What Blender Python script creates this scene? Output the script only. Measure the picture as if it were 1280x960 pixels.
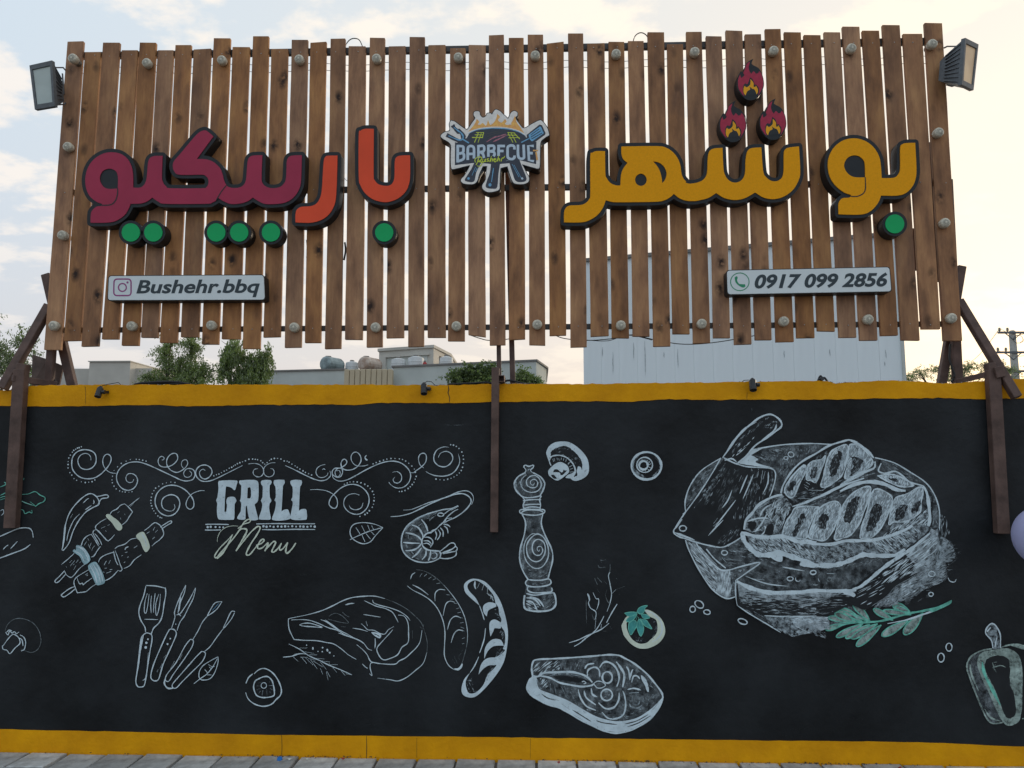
import bpy, bmesh, math, random
import numpy as np
from mathutils import Vector, Matrix
from mathutils.geometry import tessellate_polygon
random.seed(7); np.random.seed(7)
for o in list(bpy.data.objects): bpy.data.objects.remove(o)
scene = bpy.context.scene
COL = scene.collection

# ------------------------------------------------------------ camera
FPX, W0, H0 = 960.0, 1280.0, 960.0
PITCH, YAW = math.radians(6.7), math.radians(2.2)
fw = Vector((-math.sin(YAW)*math.cos(PITCH), math.cos(YAW)*math.cos(PITCH), math.sin(PITCH)))
rt = Vector((math.cos(YAW), math.sin(YAW), 0))
up = rt.cross(fw)
def ray(px, py):
    return fw*FPX + rt*(px-W0/2) + up*(H0/2-py)
EYE = 1.6
_r = ray(640, 949.5)
DIST = -EYE/_r.z*_r.y                    # the wall front stands in the plane y = 0
CAM = Vector((0, -DIST, EYE))
def P(px, py, y=0.0):
    r = ray(px, py); return CAM + r*((y-CAM.y)/r.y)
cd = bpy.data.cameras.new('camera'); cam = bpy.data.objects.new('camera', cd); COL.objects.link(cam)
cd.sensor_width = 36; cd.lens = 36*FPX/W0; cd.clip_end = 4000; cd.clip_start = .05
cam.location = CAM; cam.rotation_euler = (math.pi/2+PITCH, 0, YAW)
scene.camera = cam

# ------------------------------------------------------------ light
SUN_EL, SUN_AZ = math.radians(9), math.radians(38)      # low behind the sign, to the right
w = bpy.data.worlds.new('World'); scene.world = w; w.use_nodes = True
nt = w.node_tree; N = nt.nodes; N.clear()
def nd(t, **k):
    n = N.new(t)
    for a, b in k.items(): setattr(n, a, b)
    return n
out = nd('ShaderNodeOutputWorld'); bg = nd('ShaderNodeBackground'); bg.inputs[1].default_value = .10
sky = nd('ShaderNodeTexSky', sky_type='NISHITA'); sky.sun_disc = False
sky.sun_elevation = SUN_EL; sky.sun_rotation = SUN_AZ; sky.dust_density = 1.5; sky.air_density = 1.0
tc = nd('ShaderNodeTexCoord')
def vmath(op, a, b):
    n = nd('ShaderNodeVectorMath', operation=op)
    for i, v in enumerate((a, b)):
        if v is None: continue
        if isinstance(v, (tuple, list, Vector)): n.inputs[i].default_value = v
        else: nt.links.new(v, n.inputs[i])
    return n
def mth(op, a, b=None, clamp=False):
    n = nd('ShaderNodeMath', operation=op); n.use_clamp = clamp
    for i, v in enumerate((a, b)):
        if v is None: continue
        if isinstance(v, (int, float)): n.inputs[i].default_value = v
        else: nt.links.new(v, n.inputs[i])
    return n.outputs[0]
def mixc(f, a, b):
    n = nd('ShaderNodeMix', data_type='RGBA')
    for i, v in ((0, f), (6, a), (7, b)):
        if isinstance(v, (int, float)): n.inputs[i].default_value = v
        elif isinstance(v, tuple): n.inputs[i].default_value = (*v, 1)
        else: nt.links.new(v, n.inputs[i])
    return n.outputs[2]
sunv = Vector((math.sin(SUN_AZ)*math.cos(SUN_EL), math.cos(SUN_AZ)*math.cos(SUN_EL), math.sin(SUN_EL)))
dot = vmath('DOT_PRODUCT', tc.outputs['Generated'], sunv).outputs['Value']
near = mth('POWER', mth('MULTIPLY', mth('ADD', dot, 1.0), .5), 3.0, True)      # 1 towards the sun
sep = nd('ShaderNodeSeparateXYZ'); nt.links.new(tc.outputs['Generated'], sep.inputs[0])
elev = mth('MAXIMUM', sep.outputs[2], 0.0)
low = mth('POWER', mth('SUBTRACT', 1.0, elev, True), 4.0, True)
hazec = mixc(near, (4.7, 6.2, 7.6), (8.0, 7.3, 6.3))
lowc = mixc(near, (5.2, 4.7, 4.9), (6.9, 5.1, 4.0))
veil = mixc(low, hazec, lowc)
skyc = mixc(.82, sky.outputs[0], veil)
# broken sunset cloud
div = vmath('DIVIDE', tc.outputs['Generated'], None)
comb = nd('ShaderNodeCombineXYZ'); e2 = mth('ADD', elev, .22)
for i in range(3): nt.links.new(e2, comb.inputs[i])
nt.links.new(comb.outputs[0], div.inputs[1])
nz = nd('ShaderNodeTexNoise'); nz.inputs['Scale'].default_value = 2.9; nz.inputs['Detail'].default_value = 9; nz.inputs['Roughness'].default_value = .56
mp = nd('ShaderNodeMapping'); mp.inputs['Scale'].default_value = (1.5, 1.9, 1.0); mp.inputs['Location'].default_value = (1.3, .4, 0)
nt.links.new(div.outputs[0], mp.inputs[0]); nt.links.new(mp.outputs[0], nz.inputs[0])
rp = nd('ShaderNodeMapRange', interpolation_type='SMOOTHSTEP'); rp.inputs[1].default_value = .49; rp.inputs[2].default_value = .60
nt.links.new(nz.outputs[0], rp.inputs[0])
cloudc = mixc(near, (7.0, 6.5, 6.2), (8.9, 7.8, 6.2))
fin = mixc(mth('MULTIPLY', mth('MULTIPLY', rp.outputs[0], .75), mth('MULTIPLY', elev, 3.2, True)), skyc, cloudc)
nt.links.new(fin, bg.inputs[0]); nt.links.new(bg.outputs[0], out.inputs[0])
sd = bpy.data.lights.new('sun', 'SUN'); sd.energy = 1.0; sd.angle = math.radians(10); sd.color = (1, .82, .6)
so = bpy.data.objects.new('sun', sd); COL.objects.link(so)
so.rotation_euler = (-sunv).to_track_quat('-Z', 'Y').to_euler()
vs = scene.view_settings; vs.view_transform = 'Standard'; vs.look = 'None'; vs.exposure = 0.48; vs.gamma = 1

# ------------------------------------------------------------ materials
def mat(name, col, rough=.7, var=.12, scale=6.0, metal=0.0, bump=0.0, bscale=60, alpha=None, spec=.5, col2=None, stretch=(1, 1, 1), coord='Object', detail=5):
    m = bpy.data.materials.new(name); m.use_nodes = True
    t = m.node_tree; n = t.nodes; b = n['Principled BSDF']
    tcn = n.new('ShaderNodeTexCoord'); mpn = n.new('ShaderNodeMapping'); mpn.inputs['Scale'].default_value = stretch
    t.links.new(tcn.outputs[coord], mpn.inputs[0])
    no = n.new('ShaderNodeTexNoise'); no.inputs['Scale'].default_value = scale; no.inputs['Detail'].default_value = detail; no.inputs['Roughness'].default_value = .6
    t.links.new(mpn.outputs[0], no.inputs[0])
    mr = n.new('ShaderNodeMapRange'); mr.inputs[1].default_value = .3; mr.inputs[2].default_value = .7
    t.links.new(no.outputs[0], mr.inputs[0])
    mx = n.new('ShaderNodeMix'); mx.data_type = 'RGBA'
    c2 = col2 or tuple(c*(1-var*2) for c in col)
    c1 = tuple(min(1, c*(1+var)) for c in col)
    mx.inputs[6].default_value = (*c2, 1); mx.inputs[7].default_value = (*c1, 1)
    t.links.new(mr.outputs[0], mx.inputs[0]); t.links.new(mx.outputs[2], b.inputs['Base Color'])
    b.inputs['Roughness'].default_value = rough; b.inputs['Metallic'].default_value = metal
    b.inputs['Specular IOR Level'].default_value = spec
    if bump:
        n2 = n.new('ShaderNodeTexNoise'); n2.inputs['Scale'].default_value = bscale; n2.inputs['Detail'].default_value = 6
        t.links.new(mpn.outputs[0], n2.inputs[0])
        bu = n.new('ShaderNodeBump'); bu.inputs['Strength'].default_value = bump; bu.inputs['Distance'].default_value = .01
        t.links.new(n2.outputs[0], bu.inputs['Height']); t.links.new(bu.outputs[0], b.inputs['Normal'])
    if alpha:
        lo, hi, sc, st, amax = alpha
        m3 = n.new('ShaderNodeMapping'); m3.inputs['Scale'].default_value = st; t.links.new(tcn.outputs[coord], m3.inputs[0])
        n3 = n.new('ShaderNodeTexNoise'); n3.inputs['Scale'].default_value = sc; n3.inputs['Detail'].default_value = 4; n3.inputs['Roughness'].default_value = .7
        t.links.new(m3.outputs[0], n3.inputs[0])
        r3 = n.new('ShaderNodeMapRange'); r3.inputs[1].default_value = lo; r3.inputs[2].default_value = hi; r3.inputs[4].default_value = amax
        t.links.new(n3.outputs[0], r3.inputs[0]); t.links.new(r3.outputs[0], b.inputs['Alpha'])
    return m
CH = (.62, .74, .80)
M = {
 'chalk': mat('chalk_paint', CH, .9, .10, 14, alpha=(.18, .42, 45, (1, 1, 1), 1.0), spec=.2),
 'mid': mat('half_covered_chalk_paint', (.40, .47, .51), .9, .3, 22, alpha=(.28, .56, 30, (1, 1, 1), 1.0), spec=.2),
 'dry': mat('dry_brushed_chalk_paint', (.56, .67, .73), .9, .25, 20, alpha=(.40, .66, 34, (1, 1, 1), .8), spec=.2),
 'streak': mat('streaked_chalk_paint', (.58, .69, .75), .9, .25, 20, alpha=(.44, .60, 16, (1, 1, 6), .85), spec=.2),
 'faint': mat('thin_chalk_paint', (.20, .235, .25), .9, .3, 20, alpha=(.2, .5, 40, (1, 1, 1), .9), spec=.2),
 'smoke': mat('faint_chalk_dust', (.21, .245, .265), .9, .3, 20, alpha=(.36, .66, 24, (1, 1, 1), .85), spec=.2),
 'bluechalk': mat('pale_blue_chalk_paint', (.36, .55, .60), .9, .2, 16, alpha=(.15, .42, 40, (1, 1, 1), 1.0), spec=.2),
 'scuff': mat('dusty_scuff', (.055, .060, .062), .95, .3, 20, alpha=(.35, .6, 30, (1, 1, 1), .8), spec=.1),
 'cream': mat('cream_chalk_paint', (.66, .74, .62), .9, .08, 14, spec=.2),
 'green': mat('green_chalk_paint', (.18, .56, .45), .9, .25, 30, alpha=(.15, .40, 45, (1, 1, 1), 1.0), spec=.2),
 'palegreen': mat('pale_green_chalk_paint', (.42, .54, .50), .9, .3, 16, alpha=(.28, .56, 24, (1, 1, 1), .85), spec=.2),
 'teal': mat('teal_chalk_paint', (.08, .36, .34), .9, .2, 20, spec=.2),
 'black': mat('black_wall_overpaint', (.0185, .0215, .0245), .55, .2, 8, spec=.22),
 'wall': mat('black_wall_paint', (.0185, .0215, .0245), .5, .42, 1.3, bump=.35, bscale=22, spec=.20, detail=10),
 'yellow': mat('yellow_wall_paint', (.76, .350, .004), .6, .10, 3.5, bump=.35, bscale=30, spec=.12, col2=(.60, .255, .004), detail=9),
 'steel': mat('brown_primer_steel', (.125, .078, .064), .6, .25, 9, bump=.15, spec=.3),
 'rust': mat('rusty_steel_sheet', (.17, .12, .10), .8, .3, 9, bump=.2),
 'rail': mat('dark_steel_rail', (.06, .06, .06), .55, .2, 20),
 'letterbody': mat('black_acrylic_letter_side', (.016, .019, .022), .4, .1, 9, spec=.3),
 'letterrim': mat('charcoal_letter_rim', (.020, .024, .028), .45, .1, 9, spec=.25),
 'crimson': mat('crimson_acrylic', (.38, .032, .078), .45, .06, 4, spec=.2),
 'red': mat('orange_red_acrylic', (.80, .085, .030), .45, .05, 4, spec=.2),
 'gold': mat('amber_acrylic', (.86, .365, .004), .5, .05, 90, spec=.12),
 'dotgreen': mat('green_acrylic', (.006, .40, .12), .45, .05, 4, spec=.2),
 'plate': mat('pale_blue_grey_acrylic', (.70, .76, .77), .4, .03, 4, spec=.25),
 'ink': mat('dark_navy_print', (.018, .035, .045), .5, .05, 9),
 'magenta': mat('magenta_print', (.30, .045, .20), .5, .05, 9),
 'phonegreen': mat('green_print', (.01, .26, .12), .5, .05, 9),
 'logocream': mat('cream_print', (.86, .83, .78), .5, .08, 40, spec=.1),
 'navy': mat('navy_print', (.030, .038, .060), .5, .1, 30),
 'sky': mat('sky_blue_print', (.20, .46, .70), .5, .12, 60, spec=.15),
 'lightblue': mat('light_blue_print', (.56, .68, .78), .5, .05, 60, spec=.15),
 'flame': mat('orange_yellow_flame_print', (.80, .48, .09), .5, .2, 50, col2=(.72, .30, .12)),
 'meat': mat('pink_meat_print', (.50, .18, .24), .5, .3, 50),
 'lime': mat('lime_print', (.62, .72, .05), .5, .1, 50),
 'flameamber': mat('amber_flame_print', (.86, .40, .015), .5, .06, 40, spec=.2),
 'flamecrim': mat('crimson_flame_print', (.42, .035, .075), .5, .08, 40, spec=.2),
 'plasticblack': mat('black_plastic', (.014, .015, .018), .45, .1, 20),
 'alu': mat('grey_cast_aluminium', (.10, .11, .12), .5, .15, 30),
 'bulb': mat('frosted_greenish_plastic', (.66, .62, .50), .4, .20, 70),
 'bulbdark': mat('grimy_lamp_socket', (.24, .23, .19), .6, .2, 40),
 'clad': mat('pale_blue_grey_metal_cladding', (.74, .80, .82), .6, .04, 1.2, stretch=(1, 1, .15)),
 'plaster': mat('grey_beige_plaster', (.50, .48, .43), .85, .06, .8),
 'plaster2': mat('pale_grey_green_plaster', (.50, .53, .50), .85, .06, .8),
 'beige': mat('beige_panel', (.50, .42, .29), .8, .08, 1.5),
 'cap': mat('grey_roof_edge', (.20, .19, .18), .8, .1, 2),
 'tankwhite': mat('white_tank_plastic', (.60, .62, .62), .6, .06, 3),
 'tankblue': mat('weathered_blue_tank', (.26, .33, .34), .6, .3, 3),
 'tankrust': mat('rust_streaked_tank', (.56, .50, .44), .7, .1, 3, col2=(.30, .18, .12)),
 'concrete': mat('pole_concrete', (.42, .42, .40), .8, .1, 6),
 'bark': mat('brown_bark', (.10, .075, .055), .9, .3, 8),
 'leaf': mat('green_leaves', (.19, .25, .075), .6, .45, 1.5),
 'leafpale': mat('pale_green_leaves', (.24, .29, .17), .6, .35, 1.5),
 'leafdark': mat('dark_green_leaves', (.085, .12, .05), .6, .4, 1.5),
 'paver': None,
 'dirt': mat('grey_brown_ground', (.16, .15, .14), .9, .25, 3, bump=.3),
 'wire': mat('black_cable', (.015, .015, .015), .6, .1, 20),
 'lav': mat('lavender_rubber', (.46, .46, .70), .6, .04, 5, spec=.15),
 'mortar': mat('broken_mortar', (.42, .39, .34), .95, .3, 30, bump=.4),
 'cablue': mat('blue_plastic', (.02, .16, .50), .4, .05, 5),
 'paperw': mat('crumpled_paper', (.6, .6, .56), .8, .15, 40),
 'redbit': mat('red_plastic', (.35, .03, .03), .5, .1, 5),
}
def leafify(m, tr):
    b = m.node_tree.nodes['Principled BSDF']
    b.inputs['Transmission Weight'].default_value = 0
    t = m.node_tree; tn = t.nodes.new('ShaderNodeBsdfTranslucent'); ad = t.nodes.new('ShaderNodeMixShader'); ad.inputs[0].default_value = .35
    tn.inputs[0].default_value = (*tr, 1)
    t.links.new(b.outputs[0], ad.inputs[1]); t.links.new(tn.outputs[0], ad.inputs[2]); t.links.new(ad.outputs[0], t.nodes['Material Output'].inputs[0])
leafify(M['leaf'], (.24, .36, .07)); leafify(M['leafpale'], (.30, .38, .20)); leafify(M['leafdark'], (.14, .22, .07))

def glassmat():
    m = bpy.data.materials.new('floodlight_glass'); m.use_nodes = True; t = m.node_tree; b = t.nodes['Principled BSDF']
    n = t.nodes.new('ShaderNodeTexNoise'); n.inputs['Scale'].default_value = 9
    r = t.nodes.new('ShaderNodeMix'); r.data_type = 'RGBA'; r.inputs[6].default_value = (.34, .40, .38, 1); r.inputs[7].default_value = (.50, .58, .56, 1)
    tcn = t.nodes.new('ShaderNodeTexCoord'); t.links.new(tcn.outputs['Object'], n.inputs[0]); t.links.new(n.outputs[0], r.inputs[0])
    t.links.new(r.outputs[2], b.inputs['Base Color']); b.inputs['Roughness'].default_value = .12; return m
M['glass'] = glassmat()
M['glasswarm'] = mat('painted_reflection_glass', (.95, .66, .40), .4, .10, 6, spec=.2)  # warm reflection of the sky is put into the base colour

def wood():
    m = bpy.data.materials.new('stained_pine'); m.use_nodes = True; t = m.node_tree; n = t.nodes; L = t.links.new; b = n['Principled BSDF']
    tcn = n.new('ShaderNodeTexCoord'); oi = n.new('ShaderNodeObjectInfo')
    sc = n.new('ShaderNodeVectorMath'); sc.operation = 'SCALE'; sc.inputs[0].default_value = (37, 11, 53); L(oi.outputs['Random'], sc.inputs['Scale'])
    ad = n.new('ShaderNodeVectorMath'); ad.operation = 'ADD'; L(tcn.outputs['Object'], ad.inputs[0]); L(sc.outputs[0], ad.inputs[1])
    # grain lines run along the board
    warp = n.new('ShaderNodeTexNoise'); warp.inputs['Scale'].default_value = 3.0; warp.inputs['Detail'].default_value = 3; L(ad.outputs[0], warp.inputs[0])
    ws = n.new('ShaderNodeVectorMath'); ws.operation = 'SCALE'; ws.inputs['Scale'].default_value = .055; L(warp.outputs['Color'], ws.inputs[0])
    ad2 = n.new('ShaderNodeVectorMath'); ad2.operation = 'ADD'; L(ad.outputs[0], ad2.inputs[0]); L(ws.outputs[0], ad2.inputs[1])
    mp = n.new('ShaderNodeMapping'); mp.inputs['Scale'].default_value = (1, 1, .05); L(ad2.outputs[0], mp.inputs[0])
    g = n.new('ShaderNodeTexNoise'); g.inputs['Scale'].default_value = 85; g.inputs['Detail'].default_value = 5; L(mp.outputs[0], g.inputs[0])
    # broad stain patches
    mp2 = n.new('ShaderNodeMapping'); mp2.inputs['Scale'].default_value = (1.3, 1, .4); L(ad.outputs[0], mp2.inputs[0])
    p = n.new('ShaderNodeTexNoise'); p.inputs['Scale'].default_value = 7; p.inputs['Detail'].default_value = 6; p.inputs['Roughness'].default_value = .62; L(mp2.outputs[0], p.inputs[0])
    # knots
    mp3 = n.new('ShaderNodeMapping'); mp3.inputs['Scale'].default_value = (1, .0, .62); L(ad2.outputs[0], mp3.inputs[0])
    v = n.new('ShaderNodeTexVoronoi'); v.inputs['Scale'].default_value = 6.5; L(mp3.outputs[0], v.inputs[0])
    kr = n.new('ShaderNodeMapRange'); kr.inputs[1].default_value = .06; kr.inputs[2].default_value = .24; kr.inputs[3].default_value = 1; kr.inputs[4].default_value = 0; L(v.outputs['Distance'], kr.inputs[0])
    kn = n.new('ShaderNodeTexNoise'); kn.inputs['Scale'].default_value = 28; kn.inputs['Detail'].default_value = 4; L(ad.outputs[0], kn.inputs[0])
    km = n.new('ShaderNodeMapRange'); km.inputs[1].default_value = .33; km.inputs[2].default_value = .52; L(kn.outputs[0], km.inputs[0])
    kk = n.new('ShaderNodeMath'); kk.operation = 'MULTIPLY'; L(kr.outputs[0], kk.inputs[0]); L(km.outputs[0], kk.inputs[1])
    cr = n.new('ShaderNodeValToRGB'); e = cr.color_ramp.elements
    e[0].position = .30; e[0].color = (.180, .094, .056, 1); e[1].position = .72; e[1].color = (.49, .275, .142, 1)
    x = e.new(.5); x.color = (.34, .180, .098, 1); L(p.outputs[0], cr.inputs[0])
    gm = n.new('ShaderNodeMapRange'); gm.inputs[1].default_value = .3; gm.inputs[2].default_value = .7; gm.inputs[3].default_value = .90; gm.inputs[4].default_value = 1.08; L(g.outputs[0], gm.inputs[0])
    m1 = n.new('ShaderNodeVectorMath'); m1.operation = 'SCALE'; L(cr.outputs[0], m1.inputs[0]); L(gm.outputs[0], m1.inputs['Scale'])
    # per-board tone
    hs = n.new('ShaderNodeHueSaturation'); L(m1.outputs[0], hs.inputs['Color'])
    hv = n.new('ShaderNodeMapRange'); hv.inputs[3].default_value = .86; hv.inputs[4].default_value = 1.12; L(oi.outputs['Random'], hv.inputs[0]); L(hv.outputs[0], hs.inputs['Value'])
    r2 = n.new('ShaderNodeMath'); r2.operation = 'FRACT'; r3 = n.new('ShaderNodeMath'); r3.operation = 'MULTIPLY'; r3.inputs[1].default_value = 7.31
    L(oi.outputs['Random'], r3.inputs[0]); L(r3.outputs[0], r2.inputs[0])
    hsat = n.new('ShaderNodeMapRange'); hsat.inputs[3].default_value = .95; hsat.inputs[4].default_value = 1.16; L(r2.outputs[0], hsat.inputs[0]); L(hsat.outputs[0], hs.inputs['Saturation'])
    bl = n.new('ShaderNodeTexNoise'); bl.inputs['Scale'].default_value = 2.6; bl.inputs['Detail'].default_value = 7; bl.inputs['Roughness'].default_value = .65; L(mp2.outputs[0], bl.inputs[0])
    bm_ = n.new('ShaderNodeMapRange'); bm_.inputs[1].default_value = .56; bm_.inputs[2].default_value = .76; bm_.inputs[4].default_value = .60; L(bl.outputs[0], bm_.inputs[0])
    mb_ = n.new('ShaderNodeMix'); mb_.data_type = 'RGBA'; mb_.inputs[7].default_value = (.085, .055, .052, 1); L(hs.outputs[0], mb_.inputs[6]); L(bm_.outputs[0], mb_.inputs[0]); hs = mb_; hs_out = mb_.outputs[2]
    mk = n.new('ShaderNodeMix'); mk.data_type = 'RGBA'; mk.inputs[7].default_value = (.030, .016, .012, 1); L(hs_out, mk.inputs[6]); L(kk.outputs[0], mk.inputs[0])
    L(mk.outputs[2], b.inputs['Base Color']); b.inputs['Roughness'].default_value = .6; b.inputs['Specular IOR Level'].default_value = .2
    bu = n.new('ShaderNodeBump'); bu.inputs['Strength'].default_value = .25; bu.inputs['Distance'].default_value = .004; L(g.outputs[0], bu.inputs['Height']); L(bu.outputs[0], b.inputs['Normal'])
    return m
M['wood'] = wood()
def pavermat():
    m = mat('grey_concrete_paver', (.46, .47, .46), .85, .22, 14, bump=.35, bscale=90)
    t = m.node_tree; n = t.nodes; b = n['Principled BSDF']; src = b.inputs['Base Color'].links[0].from_socket
    oi = n.new('ShaderNodeObjectInfo'); hs = n.new('ShaderNodeHueSaturation'); mr = n.new('ShaderNodeMapRange'); mr.inputs[3].default_value = .72; mr.inputs[4].default_value = 1.2
    t.links.new(oi.outputs['Random'], mr.inputs[0]); t.links.new(mr.outputs[0], hs.inputs['Value']); t.links.new(src, hs.inputs['Color']); t.links.new(hs.outputs[0], b.inputs['Base Color'])
    return m
M['paver'] = pavermat()

# ------------------------------------------------------------ object helpers
def tag(o, label=None, cat=None, group=None, kind=None):
    if label: o['label'] = label
    if cat: o['category'] = cat
    if group: o['group'] = group
    if kind: o['kind'] = kind
    return o
def link(name, me, mats, parent=None):
    o = bpy.data.objects.new(name, me); COL.objects.link(o)
    for m in (mats if isinstance(mats, (list, tuple)) else [mats]): me.materials.append(m)
    if parent:
        o.parent = parent; o.matrix_parent_inverse = Matrix.Translation(-parent.location)
    return o
def empty(name, loc):
    o = bpy.data.objects.new(name, None); COL.objects.link(o); o.location = loc; o.empty_display_size = .1
    bpy.context.view_layer.update(); return o
def mesh(name, vs, fs, mats, parent=None, smooth=False, mi=None):
    me = bpy.data.meshes.new(name); va = np.array([tuple(v) for v in vs], dtype=np.float64); ce = (va.min(0)+va.max(0))/2
    me.from_pydata((va-ce).tolist(), [], fs)
    if mi: me.polygons.foreach_set('material_index', mi)
    if smooth: me.polygons.foreach_set('use_smooth', [True]*len(me.polygons))
    me.update(); o = link(name, me, mats, parent); o.location = ce; return o
class MB:
    def __init__(s): s.v = []; s.f = []; s.m = []
    def add(s, vs, fs, m=0):
        b = len(s.v); s.v += [Vector(v) for v in vs]; s.f += [tuple(i+b for i in f) for f in fs]; s.m += [m]*len(fs); return s
    def box(s, lo, hi, m=0):
        x0, y0, z0 = lo; x1, y1, z1 = hi
        return s.add([(x0,y0,z0),(x1,y0,z0),(x1,y1,z0),(x0,y1,z0),(x0,y0,z1),(x1,y0,z1),(x1,y1,z1),(x0,y1,z1)],
              [(0,3,2,1),(4,5,6,7),(0,1,5,4),(1,2,6,5),(2,3,7,6),(3,0,4,7)], m)
    def beam(s, a, b, w, d, hint=Vector((0, 1, 0)), m=0):
        a = Vector(a); b = Vector(b); t = (b-a).normalized(); n = t.cross(hint).normalized(); k = n.cross(t).normalized()
        vs = []
        for p in (a, b):
            for i, j in ((-1,-1),(1,-1),(1,1),(-1,1)): vs.append(p + n*(i*w/2) + k*(j*d/2))
        return s.add(vs, [(0,1,2,3),(7,6,5,4),(0,4,5,1),(1,5,6,2),(2,6,7,3),(3,7,4,0)], m)
    def tube(s, pts, r, seg=8, m=0, closed=False):
        pts = [Vector(p) for p in pts]; n = len(pts); rs = r if isinstance(r, (list, tuple)) else [r]*n; vs = []; fs = []
        for i, p in enumerate(pts):
            t = (pts[min(i+1, n-1)] - pts[max(i-1, 0)])
            t = t.normalized() if t.length > 1e-9 else Vector((0,0,1))
            h = Vector((0,0,1)) if abs(t.z) < .9 else Vector((1,0,0)); a = t.cross(h).normalized(); b = t.cross(a)
            for k in range(seg):
                q = 2*math.pi*k/seg; vs.append(p + a*(math.cos(q)*rs[i]) + b*(math.sin(q)*rs[i]))
        for i in range(n-1):
            for k in range(seg):
                k2 = (k+1) % seg; fs.append((i*seg+k, (i+1)*seg+k, (i+1)*seg+k2, i*seg+k2))
        fs.append(tuple(range(seg))); fs.append(tuple(reversed(range((n-1)*seg, n*seg))))
        return s.add(vs, fs, m)
    def lathe(s, base, axis, prof, seg=12, m=0):      # prof: (along axis, radius)
        axis = Vector(axis).normalized(); h = Vector((0,0,1)) if abs(axis.z) < .9 else Vector((1,0,0))
        a = axis.cross(h).normalized(); b = axis.cross(a); base = Vector(base); vs = []; fs = []
        for (t, r) in prof:
            for k in range(seg):
                q = 2*math.pi*k/seg; vs.append(base + axis*t + a*(math.cos(q)*r) + b*(math.sin(q)*r))
        for i in range(len(prof)-1):
            for k in range(seg):
                k2 = (k+1) % seg; fs.append((i*seg+k, i*seg+k2, (i+1)*seg+k2, (i+1)*seg+k))
        fs.append(tuple(reversed(range(seg)))); fs.append(tuple(range((len(prof)-1)*seg, len(prof)*seg)))
        return s.add(vs, fs, m)
    def build(s, name, mats, parent=None, smooth=False, bevel=0):
        o = mesh(name, s.v, s.f, mats, parent, smooth, s.m)
        bm = bmesh.new(); bm.from_mesh(o.data)
        if bevel: bmesh.ops.bevel(bm, geom=bm.edges[:], offset=bevel, segments=1, affect='EDGES', profile=.5)
        bmesh.ops.recalc_face_normals(bm, faces=bm.faces[:]); bm.to_mesh(o.data); bm.free(); return o

# ------------------------------------------------------------ 2-D tracing helpers: points of a drawing -> points of its plane
def catmull(pts, n=6):
    if len(pts) < 3: return pts
    o = []; m = len(pts)
    for i in range(m-1):
        p0 = pts[max(i-1, 0)]; p1 = pts[i]; p2 = pts[i+1]; p3 = pts[min(i+2, m-1)]
        for k in range(n):
            t = k/n; t2 = t*t; t3 = t2*t
            o.append(tuple(.5*((2*p1[j]) + (-p0[j]+p2[j])*t + (2*p0[j]-5*p1[j]+4*p2[j]-p3[j])*t2 + (-p0[j]+3*p1[j]-3*p2[j]+p3[j])*t3) for j in (0, 1)))
    o.append(pts[-1]); return o
def parse(s, fr):
    x0, y0, sc = fr; pts = []; cs = []
    for q in s.split():
        c = q.endswith('c'); a, b = q.rstrip('c').split(','); pts.append((x0+float(a)/sc, y0+float(b)/sc)); cs.append(c)
    return pts, cs
def closedcurve(pts, cs, n=5):
    m = len(pts)
    if not any(cs):
        ext = [pts[-1]] + pts + [pts[0], pts[1]]; r = []
        full = catmull(ext, n); return full[n:n+m*n]
    st = cs.index(True); pts = pts[st:]+pts[:st]+[pts[st]]; cs = cs[st:]+cs[:st]+[True]
    o = []; i = 0
    while i < len(pts)-1:
        j = i+1
        while not cs[j]: j += 1
        o += catmull(pts[i:j+1], n)[:-1]; i = j
    return o
def dedupe(p, e=.02):
    o = []
    for q in p:
        if not o or math.hypot(q[0]-o[-1][0], q[1]-o[-1][1]) > e: o.append(q)
    if len(o) > 2 and math.hypot(o[0][0]-o[-1][0], o[0][1]-o[-1][1]) < e: o.pop()
    return o
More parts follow.
